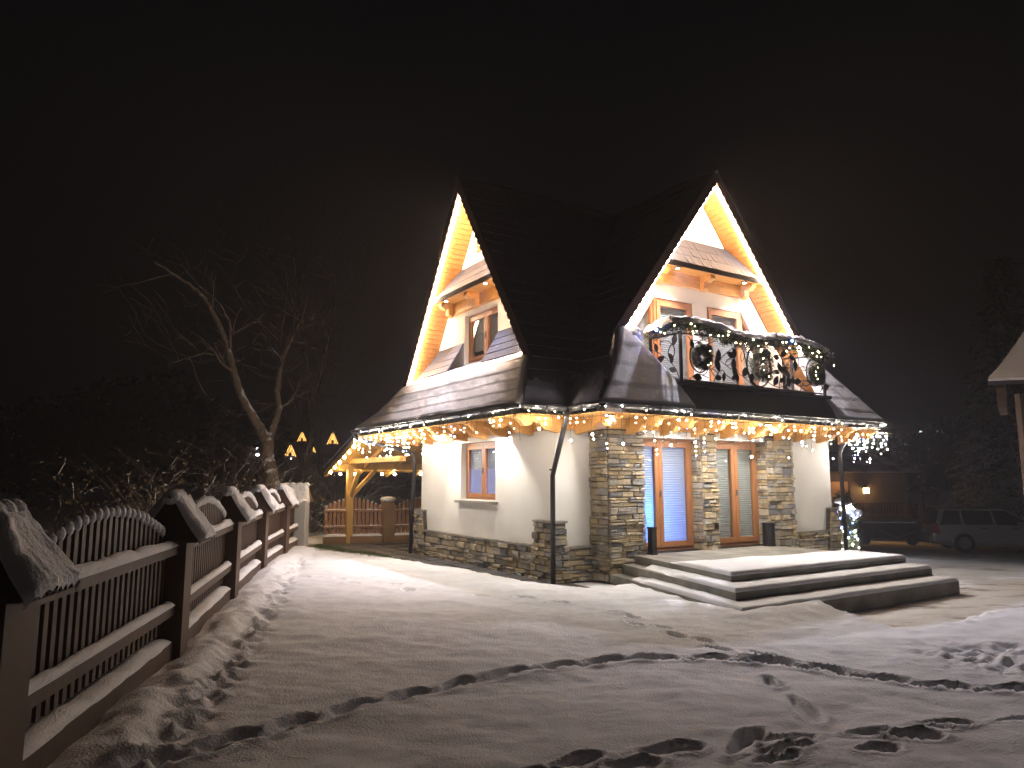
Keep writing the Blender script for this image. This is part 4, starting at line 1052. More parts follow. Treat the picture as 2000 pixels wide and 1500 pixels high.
def needles(q, path, rad, n_, ln, r, squash=1.):
    for k in range(n_):
        t = r.random() * (len(path) - 1); i = int(t); c = path[i].lerp(path[min(i+1, len(path)-1)], t - i)
        d = Vector((r.gauss(0, 1), r.gauss(0, 1), r.gauss(0, 1) * squash)).normalized(); p = c + d * rad * (r.random() ** .5) 
        e = (d + Vector((r.gauss(0, .5), r.gauss(0, .5), r.gauss(0, .5)))).normalized() * ln * r.uniform(.6, 1.3); w_ = e.orthogonal().normalized() * ln * .13
        q.add([p - w_, p + w_, p + e], [(0, 1, 2)])
ga = thing('garland', 'thick evergreen garland heaped with snow and lights along the balcony rail', 'garland', (3.9, -1.28, 4.3), 'H')
gp = [Vector((XA - .03, YR + .78 - .78 * i / 8, 4.36 + .01 * i)) for i in range(8)] + [Vector((XA + (XB + .10 - XA) * i / 44, YR - .02, 4.38 + .05 * math.sin(i * .23 + .6) - .05 * (i / 44) - (.05 if i > 42 else 0))) for i in range(45)]
gr_ = random.Random(9); q = MB(); needles(q, gp, .155, 15000, .055, gr_, .9)
for k in range(26):
    i = gr_.randrange(9, 50); c = gp[i] + Vector((gr_.uniform(-.1, .1), -.06, -.1)); needles(q, [c, c + Vector((gr_.uniform(-.06, .06), -.02, gr_.uniform(-.16, -.05)))], .05, 90, .05, gr_)
q.build('foliage', M['garland'], ga, kind='stuff')
q = MB(); rg = []
for i, c in enumerate(gp):
    a = gp[max(i-1, 0)]; b_ = gp[min(i+1, len(gp)-1)]; d = (b_ - a).normalized(); sd = Vector((d.y, -d.x, 0)).normalized(); row = []
    edge = math.sqrt(min(1, (len(gp) - 1 - i) / 3, (i + .5) / 2))
    for k in range(15):
        t = PI * (.06 + .88 * k / 14); rad = (.15 + .05 * n1(i * .5, k * .5, 70) + .06 * n1(i * 1.9, k * 1.1, 71)) * (.3 + .7 * edge)
        row.append(c + sd * math.cos(t) * rad * 1.05 + Vector((0, 0, math.sin(t) * rad * 1.15 + .01)))
    rg.append(row)
q.grid(rg); q.build('snow', M['snow_fine'], ga, smooth=True)
for k in range(40):
    i = gr_.randrange(2, len(gp)); t = gr_.uniform(-.2, .9); c = gp[i] + Vector((gr_.uniform(-.05, .05), -.15 if t > .1 else -.13, -.12 + .2 * abs(t) - gr_.uniform(0, .10)))
    if i < 9: c = gp[i] + Vector((-.15, 0, gr_.uniform(-.14, .06)))
    o = link('bulb', BM['g'], ga, c); o.scale = (gr_.choice([.55, .7, .9]),) * 3
for p, s_ in ((gp[4] + Vector((-.16, 0, .0)), 2.0), (gp[38] + Vector((0, -.17, .03)), 1.8)):
    o = link('bulb', BM['b'], ga, p); o.scale = (s_,) * 3
def wreath(cx, cz, rad, tube_r, label, sq=1.0):
    t = thing('wreath', label, 'wreath', (cx, YR - .05, cz), 'H', 'wreaths hung on the balcony railing'); q = MB(); r = random.Random(int(cx * 100))
    P = [Vector((cx + rad * math.cos(2*PI*k/24), YR - .05, cz + rad * sq * math.sin(2*PI*k/24))) for k in range(25)]
    needles(q, P, tube_r, 7000, .05, r); q.build('foliage', M['garland'], t, kind='stuff')
    q = MB(); q.grid([[P[k] + Vector((0, math.cos(a) * tube_r * .8, tube_r * .75 + math.sin(a) * .03)) for a in (0, .8, 1.6, 2.4, 3.1)] for k in range(2, 11)]); q.build('snow', M['snow_fine'], t, smooth=True)
    for k in range(4):
        o = link('bulb', BM['g'], t, P[r.randrange(24)] + Vector((0, -tube_r - .01, 0)))
        o.scale = (.5,) * 3
wreath(2.30, 3.90, .155, .085, 'small round evergreen wreath at the left end of the balcony railing')
wreath(3.93, 3.88, .17, .13, 'large oval evergreen wreath inside the big middle ring of the balcony railing', 1.3)
wreath(5.58, 3.84, .15, .085, 'small evergreen wreath at the right end of the balcony railing')

# ------------------------------------------------------------------ carport
cp = thing('carport', 'open timber carport of yellow pine behind the house with snowy sloping roof', 'carport', (-.5, 8.94, 0), 'H')
prC = [(6.95, 2.96), (7.1, 2.88), (9.6, 2.02)]
q = MB(); P0 = []
def cpx(y): return -.55 if y < 5.4 else float(np.interp(y, [5.35, 7.1, 9.6], [-.62, -1.06, -1.06]))
q.loft([[(cpx(y), y, z), (6.5, y, z), (6.5, y, z - .07), (cpx(y), y, z - .07), (cpx(y), y, z)] for y, z in prC], False, False)
q.poly([(-1.06, 9.6, 1.95), (6.5, 9.6, 1.95), (6.5, 9.6, 2.02), (-1.06, 9.6, 2.02)]); q.build('roof', M['roof'], cp)
pts = []
for j in range(14):
    y = 7.0 + 2.6 * j / 13; z = float(np.interp(y, [5.35, 7.1, 9.6], [3.82, 2.88, 2.02])); pts.append([(cpx(y) + .01 + (6.4 - cpx(y)) * i / 30, y, z + .05 + .03 * n1(i * .7, j * .7, 80)) for i in range(31)])
q = MB(); q.grid(pts); q.grid([[r[0] for r in pts], [(r[0][0], r[0][1], r[0][2] - .07) for r in pts]]); q.build('snow', M['snow_fine'], cp, smooth=True)
# ceiling boards
for k in range(18):
    y0 = 7.0 + 2.55 * k / 18; y1 = y0 + 2.55 / 18 - .01; zf = lambda y: float(np.interp(y, [5.35, 7.1, 9.6], [3.82, 2.88, 2.02])) - .085
    q = MB(); q.prism([(cpx(y0) + .02, y0, zf(y0)), (cpx(y0) + .02, y1, zf(y1)), (cpx(y0) + .02, y1, zf(y1) - .02), (cpx(y0) + .02, y0, zf(y0) - .02)], (6.5 - cpx(y0), 0, 0)); q.build('ceiling_board', M['pine'], cp)
for x in (-1.0, -.1, .8, 1.7, 2.6, 3.5, 4.4, 5.3, 6.3):
    q = MB(); 
    for (a, b_) in ((7.0, 9.55),): q.beam((x, a, zf(a) - .09), (x, b_, zf(b_) - .09), .09, .13)
    q.build('rafter', M['pine'], cp)
q = MB(); q.box((-.86, 8.85, 2.0), (6.3, 9.03, 2.16)); q.build('beam', M['pine'], cp)
for x in (-.5, 2.9, 6.0):
    q = MB(); q.box((x - .085, 8.855, -.02), (x + .085, 9.025, 2.0)); q.build('post', M['pine'], cp)
    for s in (-1, 1):
        if x < 0 and s < 0: continue
        q = MB(); q.beam((x + s * .06, 8.94, 1.30), (x + s * .74, 8.94, 2.0), .10, .11, (0, 1, 0)); q.build('brace', M['pine'], cp)
q = MB(); q.beam((-.5, 8.85, 1.3), (-.5, 8.3, 1.95), .1, .1); q.build('brace', M['pine'], cp)
q = MB(); q.box((-.58, 5.4, 2.16), (-.42, 9.5, 2.28)); q.build('side_beam', M['pine'], cp)
# festoon of large bulbs
fs = thing('festoon_lights', 'string of large round warm bulbs along the carport roof edge and beam', 'light string', (-1.0, 7.3, 2.7), 'H')
q = MB(); q.sphere((0, 0, 0), .033, 12, 8); big = q.mesh('bulb', M['bulb_big'], smooth=True); cbl = MB(); path = []
for i in range(6):
    y = 7.35 + i * .36; p = Vector((-.98, y, float(np.interp(y, [7.1, 9.6], [2.88, 2.02])) - .20)); path.append(p); link('bulb', big, fs, p - Vector((0, 0, .05)))
for i, x in enumerate((-.72, -.30, .50, .88, 1.7, 2.4)):
    p = Vector((x, 9.12, 1.95)); path.append(p); link('bulb', big, fs, p - Vector((0, 0, .07)))
cbl.tube(path, .007, 4); cbl.build('cable', M['cable'], fs)

# ------------------------------------------------------------------ left fence
PC = [(-2.66, 3.72), (-3.25, 6.95), (-3.98, 10.15), (-4.66, 13.3), (-5.17, 16.2)]
GF = .08
fn = thing('garden_fence', 'brown wooden fence with arched pickets and snow capped roofed pillars on the left', 'fence', (*PC[1], 0))
PK = {}
def picket(h, w_=.06, style=0):
    key_ = (round(h, 2), style)
    if key_ in PK: return PK[key_]
    q = MB(); a = w_ / 2
    if style == 0: pr = [(-a, 0), (a, 0), (a, h - .03), (a * .5, h), (-a * .5, h), (-a, h - .03)]
    else: pr = [(-a, 0), (a, 0), (a, h - .05), (0, h), (-a, h - .05)]
    q.prism([(x, -.012, z) for x, z in pr], (0, .024, 0)); PK[key_] = q.mesh('picket', M['fence']); return PK[key_]
def snow_strip(p, q_, w_, h, seed, z, nseg=60):
    p = Vector((*p, z)); q_ = Vector((*q_, z)); d = (q_ - p); L = d.length; d.normalize(); sd = Vector((-d.y, d.x, 0)); P = []
    for i in range(nseg + 1):
        t = i / nseg; e = math.sqrt(min(1, t * nseg / 2, (1 - t) * nseg / 2)); hh_ = h * (1 + .5 * n1(t * L * 2.3, 1, seed) + .25 * n1(t * L * 9, 4, seed)) * (.3 + .7 * e); ww_ = w_ * (1 + .10 * n1(t * L * 4, 2, seed + 1))
        c = p + d * (L * t); P.append([c + sd * (math.cos(a) * ww_ / 2) + Vector((0, 0, max(-.01, math.sin(a) * hh_))) for a in [PI * k / 8 for k in range(9)]])
    q = MB(); q.grid(P); return q
SNK = []
for k in range(4):
    q = MB(); q.sphere((0, 0, 0), .05, 9, 6, (.8, .72, .85 + .1 * k)); SNK.append(q.mesh('snow_cap', M['snow'], smooth=True))
def cap_roof(c, ang, parent, hl_=.17, z0=1.12, s=1.0, seed=0):
    """little shingled roof with flared eaves; ridge along the fence"""
    ca_, sa_ = math.cos(ang), math.sin(ang)
    T = lambda u, v, z: (c[0] + u * ca_ - v * sa_, c[1] + u * sa_ + v * ca_, z)
    prof_ = [(.27, .0), (.20, .08), (.13, .19), (.04, .34)]   # half width, height
    rows_ = []
    for (w_, h) in prof_: L = hl_ + w_ * .42; rows_.append([T(-L, -w_, z0 + h), T(L, -w_, z0 + h), T(L, w_, z0 + h), T(-L, w_, z0 + h)])
    q = MB(); q.loft([[(p[0], p[1], p[2] - .03) for p in rows_[0]]] + rows_, True, True); body = q.build('cap_roof', M['fence'], parent)
    # scalloped shingle tips
    q = MB()
    for sd_ in (-1, 1):
        for k in range(8):
            u = -(hl_ + .13) + (2 * hl_ + .26) * (k + .5) / 8; q.beam(T(u, sd_ * .25, z0 + .025), T(u, sd_ * .30, z0 - .03), .05, .02)
    q.build('shingle_tips', M['fence'], body, kind='stuff')
    # snow: garden side slab, street side slab and a scalloped ridge roll
    r = random.Random(seed)
    for sd_ in (-1, 1):
        P = []
        for j in range(11):
            t = j / 10; w_ = float(np.interp(t, [0, .33, .7, 1], [.04, .125, .21, .295])); h = float(np.interp(t, [0, .33, .7, 1], [.35, .21, .085, -.02])); L = hl_ + w_ * .40 + .02
            row = []
            for i in range(33):
                s_ = i / 32; u = -L + 2 * L * s_; flute = .016 * abs(math.sin(s_ * PI * 8)) * (t ** 2); e = min(1, min(s_, 1 - s_) * 8) ** .5
                th = (.075 + .045 * n1(s_ * 3, t * 3, seed) + .02 * n1(s_ * 11, t * 9, seed + 3) + flute * .7) * e; nn = Vector((0, sd_ * .75, .66))
                drip = -.035 * (1 - abs(math.sin(s_ * PI * 8))) * (t > .95)
                row.append(T(u, sd_ * (w_ + .75 * th * (1 if t < .95 else .8)), z0 + h + .66 * th - drip * 0 + (.02 * abs(math.sin(s_ * PI * 8)) if t > .95 else 0)))
            P.append(row)
        P.append([(p[0], p[1], p[2] - .045) for p in P[-1]])
        q = MB(); q.grid(P); q.build('snow_slab', M['snow'], body, smooth=True)
    P = []
    for i in range(41):
        s_ = i / 40; u = (-1 + 2 * s_) * (hl_ + .06); rad = (.055 + .026 * abs(math.sin(s_ * PI * 4))) * min(1, (min(s_, 1 - s_) * 14 + .1)) ** .5
        P.append([T(u, math.cos(a) * rad * .95, z0 + .385 + math.sin(a) * rad * .9) for a in [2 * PI * k / 10 for k in range(11)]])
    q = MB(); q.grid(P); q.build('snow_ridge', M['snow'], body, smooth=True)
for i, (px, py) in enumerate(PC):
    nxt = PC[min(i + 1, 4)] if i < 4 else (-5.4, 18.3); prv = PC[i - 1] if i else PC[0]
    ang = math.atan2(nxt[1] - (py if i < 4 else py), nxt[0] - px)
    q = MB(); hw_ = .16; ca_, sa_ = math.cos(ang), math.sin(ang)
    cr = [(px + a * ca_ - b_ * sa_, py + a * sa_ + b_ * ca_, -.2) for a, b_ in ((-hw_, -hw_), (hw_, -hw_), (hw_, hw_), (-hw_, hw_))]
    q.prism(cr, (0, 0, 1.40)); q.build('pillar', M['fence_pillar'], fn); cap_roof((px, py), ang, fn, hl_=.155, z0=1.19, seed=100 + i)
ALLP = PC + [(-5.45, 18.25)]
for i in range(5):
    a = Vector(ALLP[i]); b_ = Vector(ALLP[i + 1]); d = (b_ - a).normalized(); n2_ = Vector((-d.y, d.x)); p = a + d * .16; q_ = b_ - d * (.16 if i < 4 else .1)
    L = (q_ - p).length; ang = math.atan2(d.y, d.x)
    def B(u, v): return (p.x + d.x * u + n2_.x * v, p.y + d.y * u + n2_.y * v)
    def rail(z0, z1, v0, v1, name, mat=M['fence']):
        q = MB(); q.prism([(*B(0, v0), z0), (*B(L, v0), z0), (*B(L, v1), z0), (*B(0, v1), z0)], (0, 0, z1 - z0)); return q.build(name, mat, fn)
    # plinth wall, mid rail, top rail (garden side is v<0)
    for (z0, z1, v0, v1, nm, sw, sh) in ((-.15, .26, -.10, .08, 'plinth', .185, .06), (.50, .59, -.095, -.015, 'rail', .095, .055), (1.05, 1.13, -.095, -.015, 'rail', .10, .075)):
        r_ = rail(z0, z1, v0, v1, nm)
        c0 = B(0, (v0 + v1) / 2); c1 = B(L, (v0 + v1) / 2); snow_strip(c0, c1, sw, sh, 200 + i * 7 + int(z1 * 10), z1 - .004).build('snow', M['snow'], r_, smooth=True)
    npk = int(L / .118)
    for k in range(npk):
        u = (k + .5) * L / npk; t = u / L; top = 1.18 + .31 * math.sin(PI * t) ** .8
        h = round(top - .66, 2)
        o = link('picket', picket(top - .34, style=0), fn, (*B(u, .012), .34), (0, 0, ang))
        o = link('snow_cap', SNK[k % 4], o.parent, (*B(u, .012), top + .012), (0, 0, ang)); o.scale = (.95, 1, 1)
    nb = int(L / .118)

# corner posts and the fence behind the carport
q = MB(); q.tube([(-5.33, 18.1, -.1), (-5.33, 18.1, 1.17)], .21, 4); q.v = []; q.f = []
q.loft([[(-5.33 + .19 * sx, 18.15 + .17 * sy, z) for sx, sy in ((-1, -.9), (-.9, -1), (.9, -1), (1, -.9), (1, .9), (.9, 1), (-.9, 1), (-1, .9))] for z in (-.1, 1.2)] )
pp = solo('gate_post', q, M['plaster_grey'], 'smooth pale grey post with a domed snow cap where the two fences meet', 'post', (-5.33, 18.15, 0))
q = MB(); q.sphere((-5.33, 18.15, 1.18), .21, 16, 8, (1, .95, .38)); q.build('snow', M['snow'], pp, smooth=True)
cpp = thing('roofed_pillar', 'brown pillar under a broad snow covered roof at the far corner of the fences', 'pillar', (-5.75, 18.75, 0))
q = MB(); q.box((-5.93, 18.6, -.1), (-5.6, 18.9, 1.2)); q.build('pillar', M['fence_pillar'], cpp); cap_roof((-5.62, 18.7), ANG * .1, cpp, hl_=.30, z0=1.2, seed=131)

bf = thing('picket_fence', 'low brown picket fence with wavy top standing behind the carport', 'fence', (-3.5, 19.9, 0))
BP = [(-5.25, 19.55), (-3.45, 20.05), (-1.65, 20.75), (.2, 21.5), (2.1, 22.3)]
for i, (a0, b0) in enumerate(BP):
    if i == 0: continue
    q = MB(); hw_ = .15; q.prism([(a0 + (x * ca - y * sa), b0 + (x * sa + y * ca), -.1) for x, y in ((-hw_, -hw_), (hw_, -hw_), (hw_, hw_), (-hw_, hw_))], (0, 0, 1.28)); pz = q.build('pillar', M['pillar2'], bf)
    q = MB(); q.sphere((a0, b0, 1.18), .20, 12, 7, (1.15, 1.15, .42)); q.build('snow', M['snow'], pz, smooth=True)
PK2 = {}
for i in range(4):
    a = Vector(BP[i]); b_ = Vector(BP[i+1]); d = (b_ - a).normalized(); n2_ = Vector((-d.y, d.x)); L = (b_ - a).length; ang = math.atan2(d.y, d.x)
    B = lambda u, v: (a.x + d.x * u + n2_.x * v, a.y + d.y * u + n2_.y * v)
    for (z0, z1, v0, v1, nm, sw, sh, mt) in ((-.1, .20, -.12, .12, 'plinth', .2, .07, 'pillar2'), (.42, .48, -.05, -.01, 'rail', .05, .02, 'fence2'), (.85, .91, -.05, -.01, 'rail', .05, .02, 'fence2')):
        q = MB(); q.prism([(*B(.15, v0), z0), (*B(L - .15, v0), z0), (*B(L - .15, v1), z0), (*B(.15, v1), z0)], (0, 0, z1 - z0)); r_ = q.build(nm, M[mt], bf)
        snow_strip(B(.15, (v0 + v1) / 2), B(L - .15, (v0 + v1) / 2), sw, sh, 300 + i * 5, z1 - .003, 24).build('snow', M['snow'], r_, smooth=True)
    npk = 14
    for k in range(npk):
        u = .22 + (L - .44) * k / (npk - 1); top = round(.98 + .24 * math.sin(PI * (k + .5) / npk), 2)
        if top not in PK2:
            q = MB(); w_ = .042; h = top - .26; q.prism([(x, -.011, z) for x, z in ((-w_, 0), (w_, 0), (w_, h - .03), (w_ * .5, h), (-w_ * .5, h), (-w_, h - .03))], (0, .022, 0)); PK2[top] = q.mesh('picket', M['fence2'])
        link('picket', PK2[top], bf, (*B(u, .012), .26), (0, 0, ang))
        o = link('snow_cap', SNK[k % 4], bf, (*B(u, .012), top + .005), (0, 0, ang)); o.scale = (.8, .5, .35)

# ------------------------------------------------------------------ trees and shrubs
def at(px, py, Y, ):
    p = math.radians(7.58); f = 1390.
    d = Vector((px - 1000, math.cos(p) * f + math.sin(p) * (py - 750), math.sin(p) * f - math.cos(p) * (py - 750)))
    return Vector((0, 0, 1.75)) + d * (Y / d.y)
def branch(q, p, d, L, r, lvl, R_, up=.15, wig=.22, kids=3, minr=.004, tips=None):
    n_ = max(3, int(L / .28)); pts = [p.copy()]; rr_ = [r]; d = d.normalized()
    for i in range(n_):
        d = (d + Vector((R_.gauss(0, wig), R_.gauss(0, wig), R_.gauss(up * .3, wig))) * .5).normalized()
        pts.append(pts[-1] + d * (L / n_)); rr_.append(max(minr, r * (1 - .75 * (i + 1) / n_)))
    q.tube(pts, rr_, 6 if r > .03 else 4 if r > .012 else 3, caps=False)
    if tips is not None: tips.append(pts[-1])
    if lvl <= 0: return
    for k in range(kids):
        i = R_.randint(max(1, n_ // 3), n_); a = pts[i]; dd = (pts[i] - pts[i-1]).normalized()
        side = Vector((R_.gauss(0, 1), R_.gauss(0, 1), R_.gauss(.25, .7))).normalized()
        branch(q, a, (dd * .8 + side * .85).normalized(), L * R_.uniform(.45, .75), rr_[i] * R_.uniform(.55, .75), lvl - 1, R_, up, wig, kids, minr, tips)
TG = {'trees': 'bare trees behind the garden fence'}
def limb_tree(name, label, cat, limbs, base, Y, sub=(7, 2, 3), seed=1, twl=1.1, group=None):
    R_ = random.Random(seed); t = thing(name, label, cat, base, group=group)
    for li, (pts, r0, r1) in enumerate(limbs):
        W = [at(px, py, Y + dy) for px, py, dy in pts]; n_ = len(W) * 6
        path = [catmull(W, i / n_) + Vector((R_.gauss(0, .012), R_.gauss(0, .012), R_.gauss(0, .012))) for i in range(n_ + 1)]; rr_ = [1.05 * (r0 + (r1 - r0) * (i / n_) ** .8) for i in range(n_ + 1)]
        q = MB(); q.tube(path, rr_, 9, caps=False); q.build('trunk' if li == 0 else 'limb', M['bark'], t, smooth=True)
        if li == 0: continue
        q = MB()
        for k in range(sub[0]):
            i = R_.randint(n_ // 3, n_); d = (path[i] - path[i-1]).normalized(); side = Vector((R_.gauss(0, 1), R_.gauss(0, .8), R_.gauss(.1, .8))).normalized()
            branch(q, path[i], (d * .6 + side).normalized(), twl * R_.uniform(.7, 1.5), max(.010, rr_[i] * .45), sub[1], R_, .1, .25, sub[2])
        q.build('branches', M['twig'], t, kind='stuff')
    return t
limb_tree('bare_tree', 'tall bare forked tree with snow on its limbs behind the corner of the fences', 'tree',
  [([(540, 985, 0), (532, 945, 0), (524, 900, 0), (522, 862, 0)], .24, .17),
   ([(522, 866, 0), (505, 832, -.1), (480, 790, -.2), (462, 745, -.2), (450, 700, -.3), (436, 655, -.3), (418, 615, -.4), (392, 575, -.6), (352, 545, -.8), (300, 512, -1)], .15, .028),
   ([(524, 866, 0), (533, 835, .2), (545, 800, .3), (541, 760, .4), (550, 715, .5), (566, 668, .5), (588, 625, .6), (600, 580, .7)], .12, .02),
   ([(446, 690, -.3), (450, 655, -.3), (444, 620, -.2), (420, 585, 0), (385, 555, .2), (352, 515, .4)], .055, .012),
   ([(436, 700, -.3), (405, 690, -.5), (370, 698, -.7), (330, 712, -.9)], .03, .008),
   ([(566, 665, .5), (600, 672, .7), (630, 690, .8)], .03, .008), ([(574, 650, .5), (598, 636, .4), (640, 628, .3)], .03, .008),
   ([(541, 790, .3), (548, 740, .6), (547, 690, .8), (552, 640, 1.0), (560, 560, 1.2), (556, 510, 1.2)], .04, .01),
   ([(545, 800, .4), (570, 780, .4), (580, 760, .4)], .04, .01)],
  (*at(540, 985, 20.6)[:2], 0), 20.6, (7, 2, 3), 3)
def shrub(name, label, px, Y, spread, H, nst, seed, leaves=0, group=None, r0=.028, lvl=2):
    R_ = random.Random(seed); c = at(px, 940, Y); b_ = Vector((c.x, c.y, 0)); t = thing(name, label, 'shrub', b_, group=group); q = MB(); tips = []
    for k in range(nst):
        a = R_.uniform(0, 2 * PI); d = Vector((math.cos(a) * spread, math.sin(a) * spread, 1)).normalized()
        branch(q, b_ + Vector((math.cos(a) * .12, math.sin(a) * .12, -.05)), d, H * R_.uniform(.6, 1), r0 * R_.uniform(.6, 1), lvl, R_, .1, .3, 3, .004, tips)
    q.build('stems', M['twig'], t, kind='stuff')
    if leaves:
        q = MB()
        for k in range(leaves):
            p = R_.choice(tips) + Vector((R_.gauss(0, .12), R_.gauss(0, .12), R_.gauss(0, .12))); d = Vector((R_.gauss(0, 1), R_.gauss(0, 1), R_.gauss(0, .6))).normalized() * .035; s_ = d.orthogonal().normalized() * .018
            q.add([p - d, p + s_, p + d, p - s_], [(0, 1, 2, 3)])
        q.build('leaves', M['leafy'], t, kind='stuff')
    return t
GS = 'bare shrubs behind the garden fence'
shrub('bare_shrub', 'snow dusted bare shrub left of the forked tree, branches reaching over the fence', 432, 17.5, .9, 2.7, 15, 11, group=GS, r0=.035)
shrub('bare_shrub', 'bare shrub crowded round the foot of the forked tree', 500, 19.5, .6, 2.0, 12, 12, group=GS)
shrub('bare_shrub', 'dense thin twigged shrub between the forked tree and the carport', 600, 22.5, .6, 3.2, 18, 13, group=GS)
shrub('bare_shrub', 'pale twiggy shrub seen through the left side of the carport opening', 668, 24.5, .9, 2.6, 12, 14, group=GS)
shrub('bare_shrub', 'low twiggy shrub just behind the third roofed fence pillar', 392, 15.5, .8, 1.5, 10, 15, group=GS)
shrub('leafy_shrub', 'shrub still holding yellowed leaves behind the second fence pillar', 252, 11.0, .55, 1.45, 12, 16, leaves=420)
shrub('leafy_shrub', 'small sparse leafy shrub left of the yellowed one behind the fence', 190, 10.4, .5, 1.25, 8, 17, leaves=200)
shrub('leafy_shrub', 'tangled shrub with few leaves behind the third fence bay', 330, 13.5, .7, 1.6, 9, 18, leaves=260)
# brown leaved tree mass, dim, behind the bare tree
t_ = limb_tree('leafy_tree', 'dim tall tree with fine reddish twigs behind the forked tree', 'tree',
  [([(600, 960, 0), (604, 880, 0), (606, 800, 0)], .14, .10), ([(606, 800, 0), (600, 720, 0), (590, 640, 0), (580, 560, 0), (570, 490, 0)], .09, .02), ([(606, 810, 0), (625, 740, 0), (640, 670, .3), (650, 600, .3), (655, 540, .3)], .07, .015)],
  (*at(600, 960, 25)[:2], 0), 25, (12, 2, 3), 21, 1.6)

def conifer(px, Y, H, rad, label, seed, group=None, dens=1.0, base=None):
    R_ = random.Random(seed); c = at(px, 935, Y); gz_ = gz(c.x, c.y); b_ = Vector((c.x, c.y, gz_)); t = thing('spruce_tree', label, 'tree', b_, group=group)
    q = MB(); q.tube([b_, b_ + Vector((0, 0, H))], [.16, .02], 7); q.build('trunk', M['bark'], t)
    q = MB(); n_ = int(120 * dens)
    for k in range(n_):
        u = (k + R_.random()) / n_; z = .4 + (H - .5) * u; L = rad * (1 - u) ** .8 * R_.uniform(.6, 1.1) + .25; a = k * 2.399 + R_.gauss(0, .3)
        d = Vector((math.cos(a), math.sin(a), 0)); p0 = b_ + Vector((0, 0, z))
        m_ = max(4, int(L / .13))
        for j in range(m_):
            s = (j + 1) / m_; c_ = p0 + d * L * s + Vector((0, 0, -.34 * L * s * s + .05 * math.sin(j)))
            for w_ in range(7):
                side = Vector((-d.y, d.x, 0)) * R_.gauss(0, .17 * (1.15 - s * .6)) * (1 + L * .35); e = (d * R_.uniform(.08, .24) + side * .6 + Vector((0, 0, R_.gauss(-.06, .06))))
                p = c_ + side + Vector((0, 0, R_.gauss(0, .03))); sd = e.cross(Vector((0, 0, 1)))
                if sd.length < 1e-4: continue
                sd = sd.normalized() * R_.uniform(.03, .06)
                q.add([p - sd, p + e * .6 - sd * .9, p + e, p + e * .6 + sd * .9, p + sd], [(0, 1, 2, 3, 4)])
    q.build('crown', M['conifer'], t, kind='stuff'); return t
conifer(1988, 29, 12.2, 2.8, 'tall spruce with snow patched boughs beside the pale gabled roof', 31, dens=1.5)
conifer(1912, 34, 7.0, 1.7, 'shorter spruce standing left of the tall snow patched one', 32)

def crown_tree(px, Y, H, rad, label, seed, group):
    R_ = random.Random(seed); c = at(px, 935, Y); b_ = Vector((c.x, c.y, -.5)); t = thing('dark_tree', label, 'tree', b_, group=group)
    q = MB(); q.tube([b_, b_ + Vector((0, 0, H * .6))], [.25, .1], 6); q.build('trunk', M['bark'], t); q = MB()
    for k in range(1500):
        d = Vector((R_.gauss(0, 1), R_.gauss(0, 1), R_.gauss(0, 1))).normalized(); rr_ = rad * (.6 + .4 * R_.random()) * (1 + .35 * n1(d.x * 2 + seed, d.z * 2, seed))
        p = b_ + Vector((d.x * rr_, d.y * rr_, H * .58 + d.z * rr_ * H * .42 / rad)); s_ = Vector((R_.gauss(0, 1), R_.gauss(0, 1), R_.gauss(0, 1))).normalized() * .32; u_ = s_.orthogonal().normalized() * .2
        q.add([p - s_, p + u_, p + s_, p - u_], [(0, 1, 2, 3)])
    q.build('crown', M['far'], t, kind='stuff')
GD = 'dark trees across the field on the left'
for i, (px, Y, H, rad, lb) in enumerate([(60, 48, 7.4, 3.2, 'broad black tree silhouette lowest on the left skyline'), (150, 52, 8.5, 3.4, 'black rounded tree second along the left skyline'),
    (225, 55, 10.5, 3.6, 'tallest of the black skyline trees on the left'), (300, 58, 11, 3.6, 'black tree silhouette behind the drooping branch of the forked tree'), (395, 60, 9.5, 4.0, 'black tree mass behind the long limb of the forked tree'), (480, 64, 8.5, 4.0, 'black tree low behind the forked tree trunk')]):
    crown_tree(px, Y, H, rad, lb, 40 + i, GD)
GR_ = 'dark trees beyond the driveway on the right'
for i, (px, Y, H, rad, lb) in enumerate([(1800, 62, 6.5, 3.6, 'low black tree behind the parked car'), (1870, 66, 8, 4, 'black tree behind the shorter spruce'), (740, 60, 4.6, 3.2, 'black bushy tree seen through the carport opening'), (800, 52, 4.4, 3.4, 'black bushy tree beside the house wall in the carport opening')]):
    crown_tree(px, Y, H, rad, lb, 60 + i, GR_ if px > 1000 else GD)

# shrub with lights and snow by the right corner
bx_ = at(1652, 1040, 21.5); gzz = gz(bx_.x, bx_.y) ; base = Vector((bx_.x, bx_.y, gzz))
ls = thing('lit_shrub', 'narrow dark evergreen shrub wound with white and blue lights and topped with snow', 'shrub', base)
R_ = random.Random(77); q = MB(); ctr = [base + Vector((.02 * math.sin(k), .03 * math.cos(k * 2), .1 + k * .135)) for k in range(12)]; Hh = 1.75 - gzz - .55
ctr = [base + Vector((.05 * math.sin(k), 0, Hh * (k + .5) / 13)) for k in range(13)]
for k, c in enumerate(ctr): needles(q, [c, c + Vector((0, 0, .1))], .34 * math.sin(PI * (k + 1.2) / 15.) ** .5, 420, .10, R_)
q.build('foliage', M['garland'], ls, kind='stuff')
for k in range(4):
    q = MB(); q.sphere(ctr[11 - k] + Vector((-.12 + .09 * k, -.16, .08)), .17, 16, 10, (1.0, .7, .75)); q.v = [tuple(Vector(p) + Vector((1, -.6, 1)) * .10 * n1(p[0] * 9 + k, p[2] * 9, 5)) for p in q.v]; q.build('snow_clump', M['snow_fine'], ls, smooth=True)
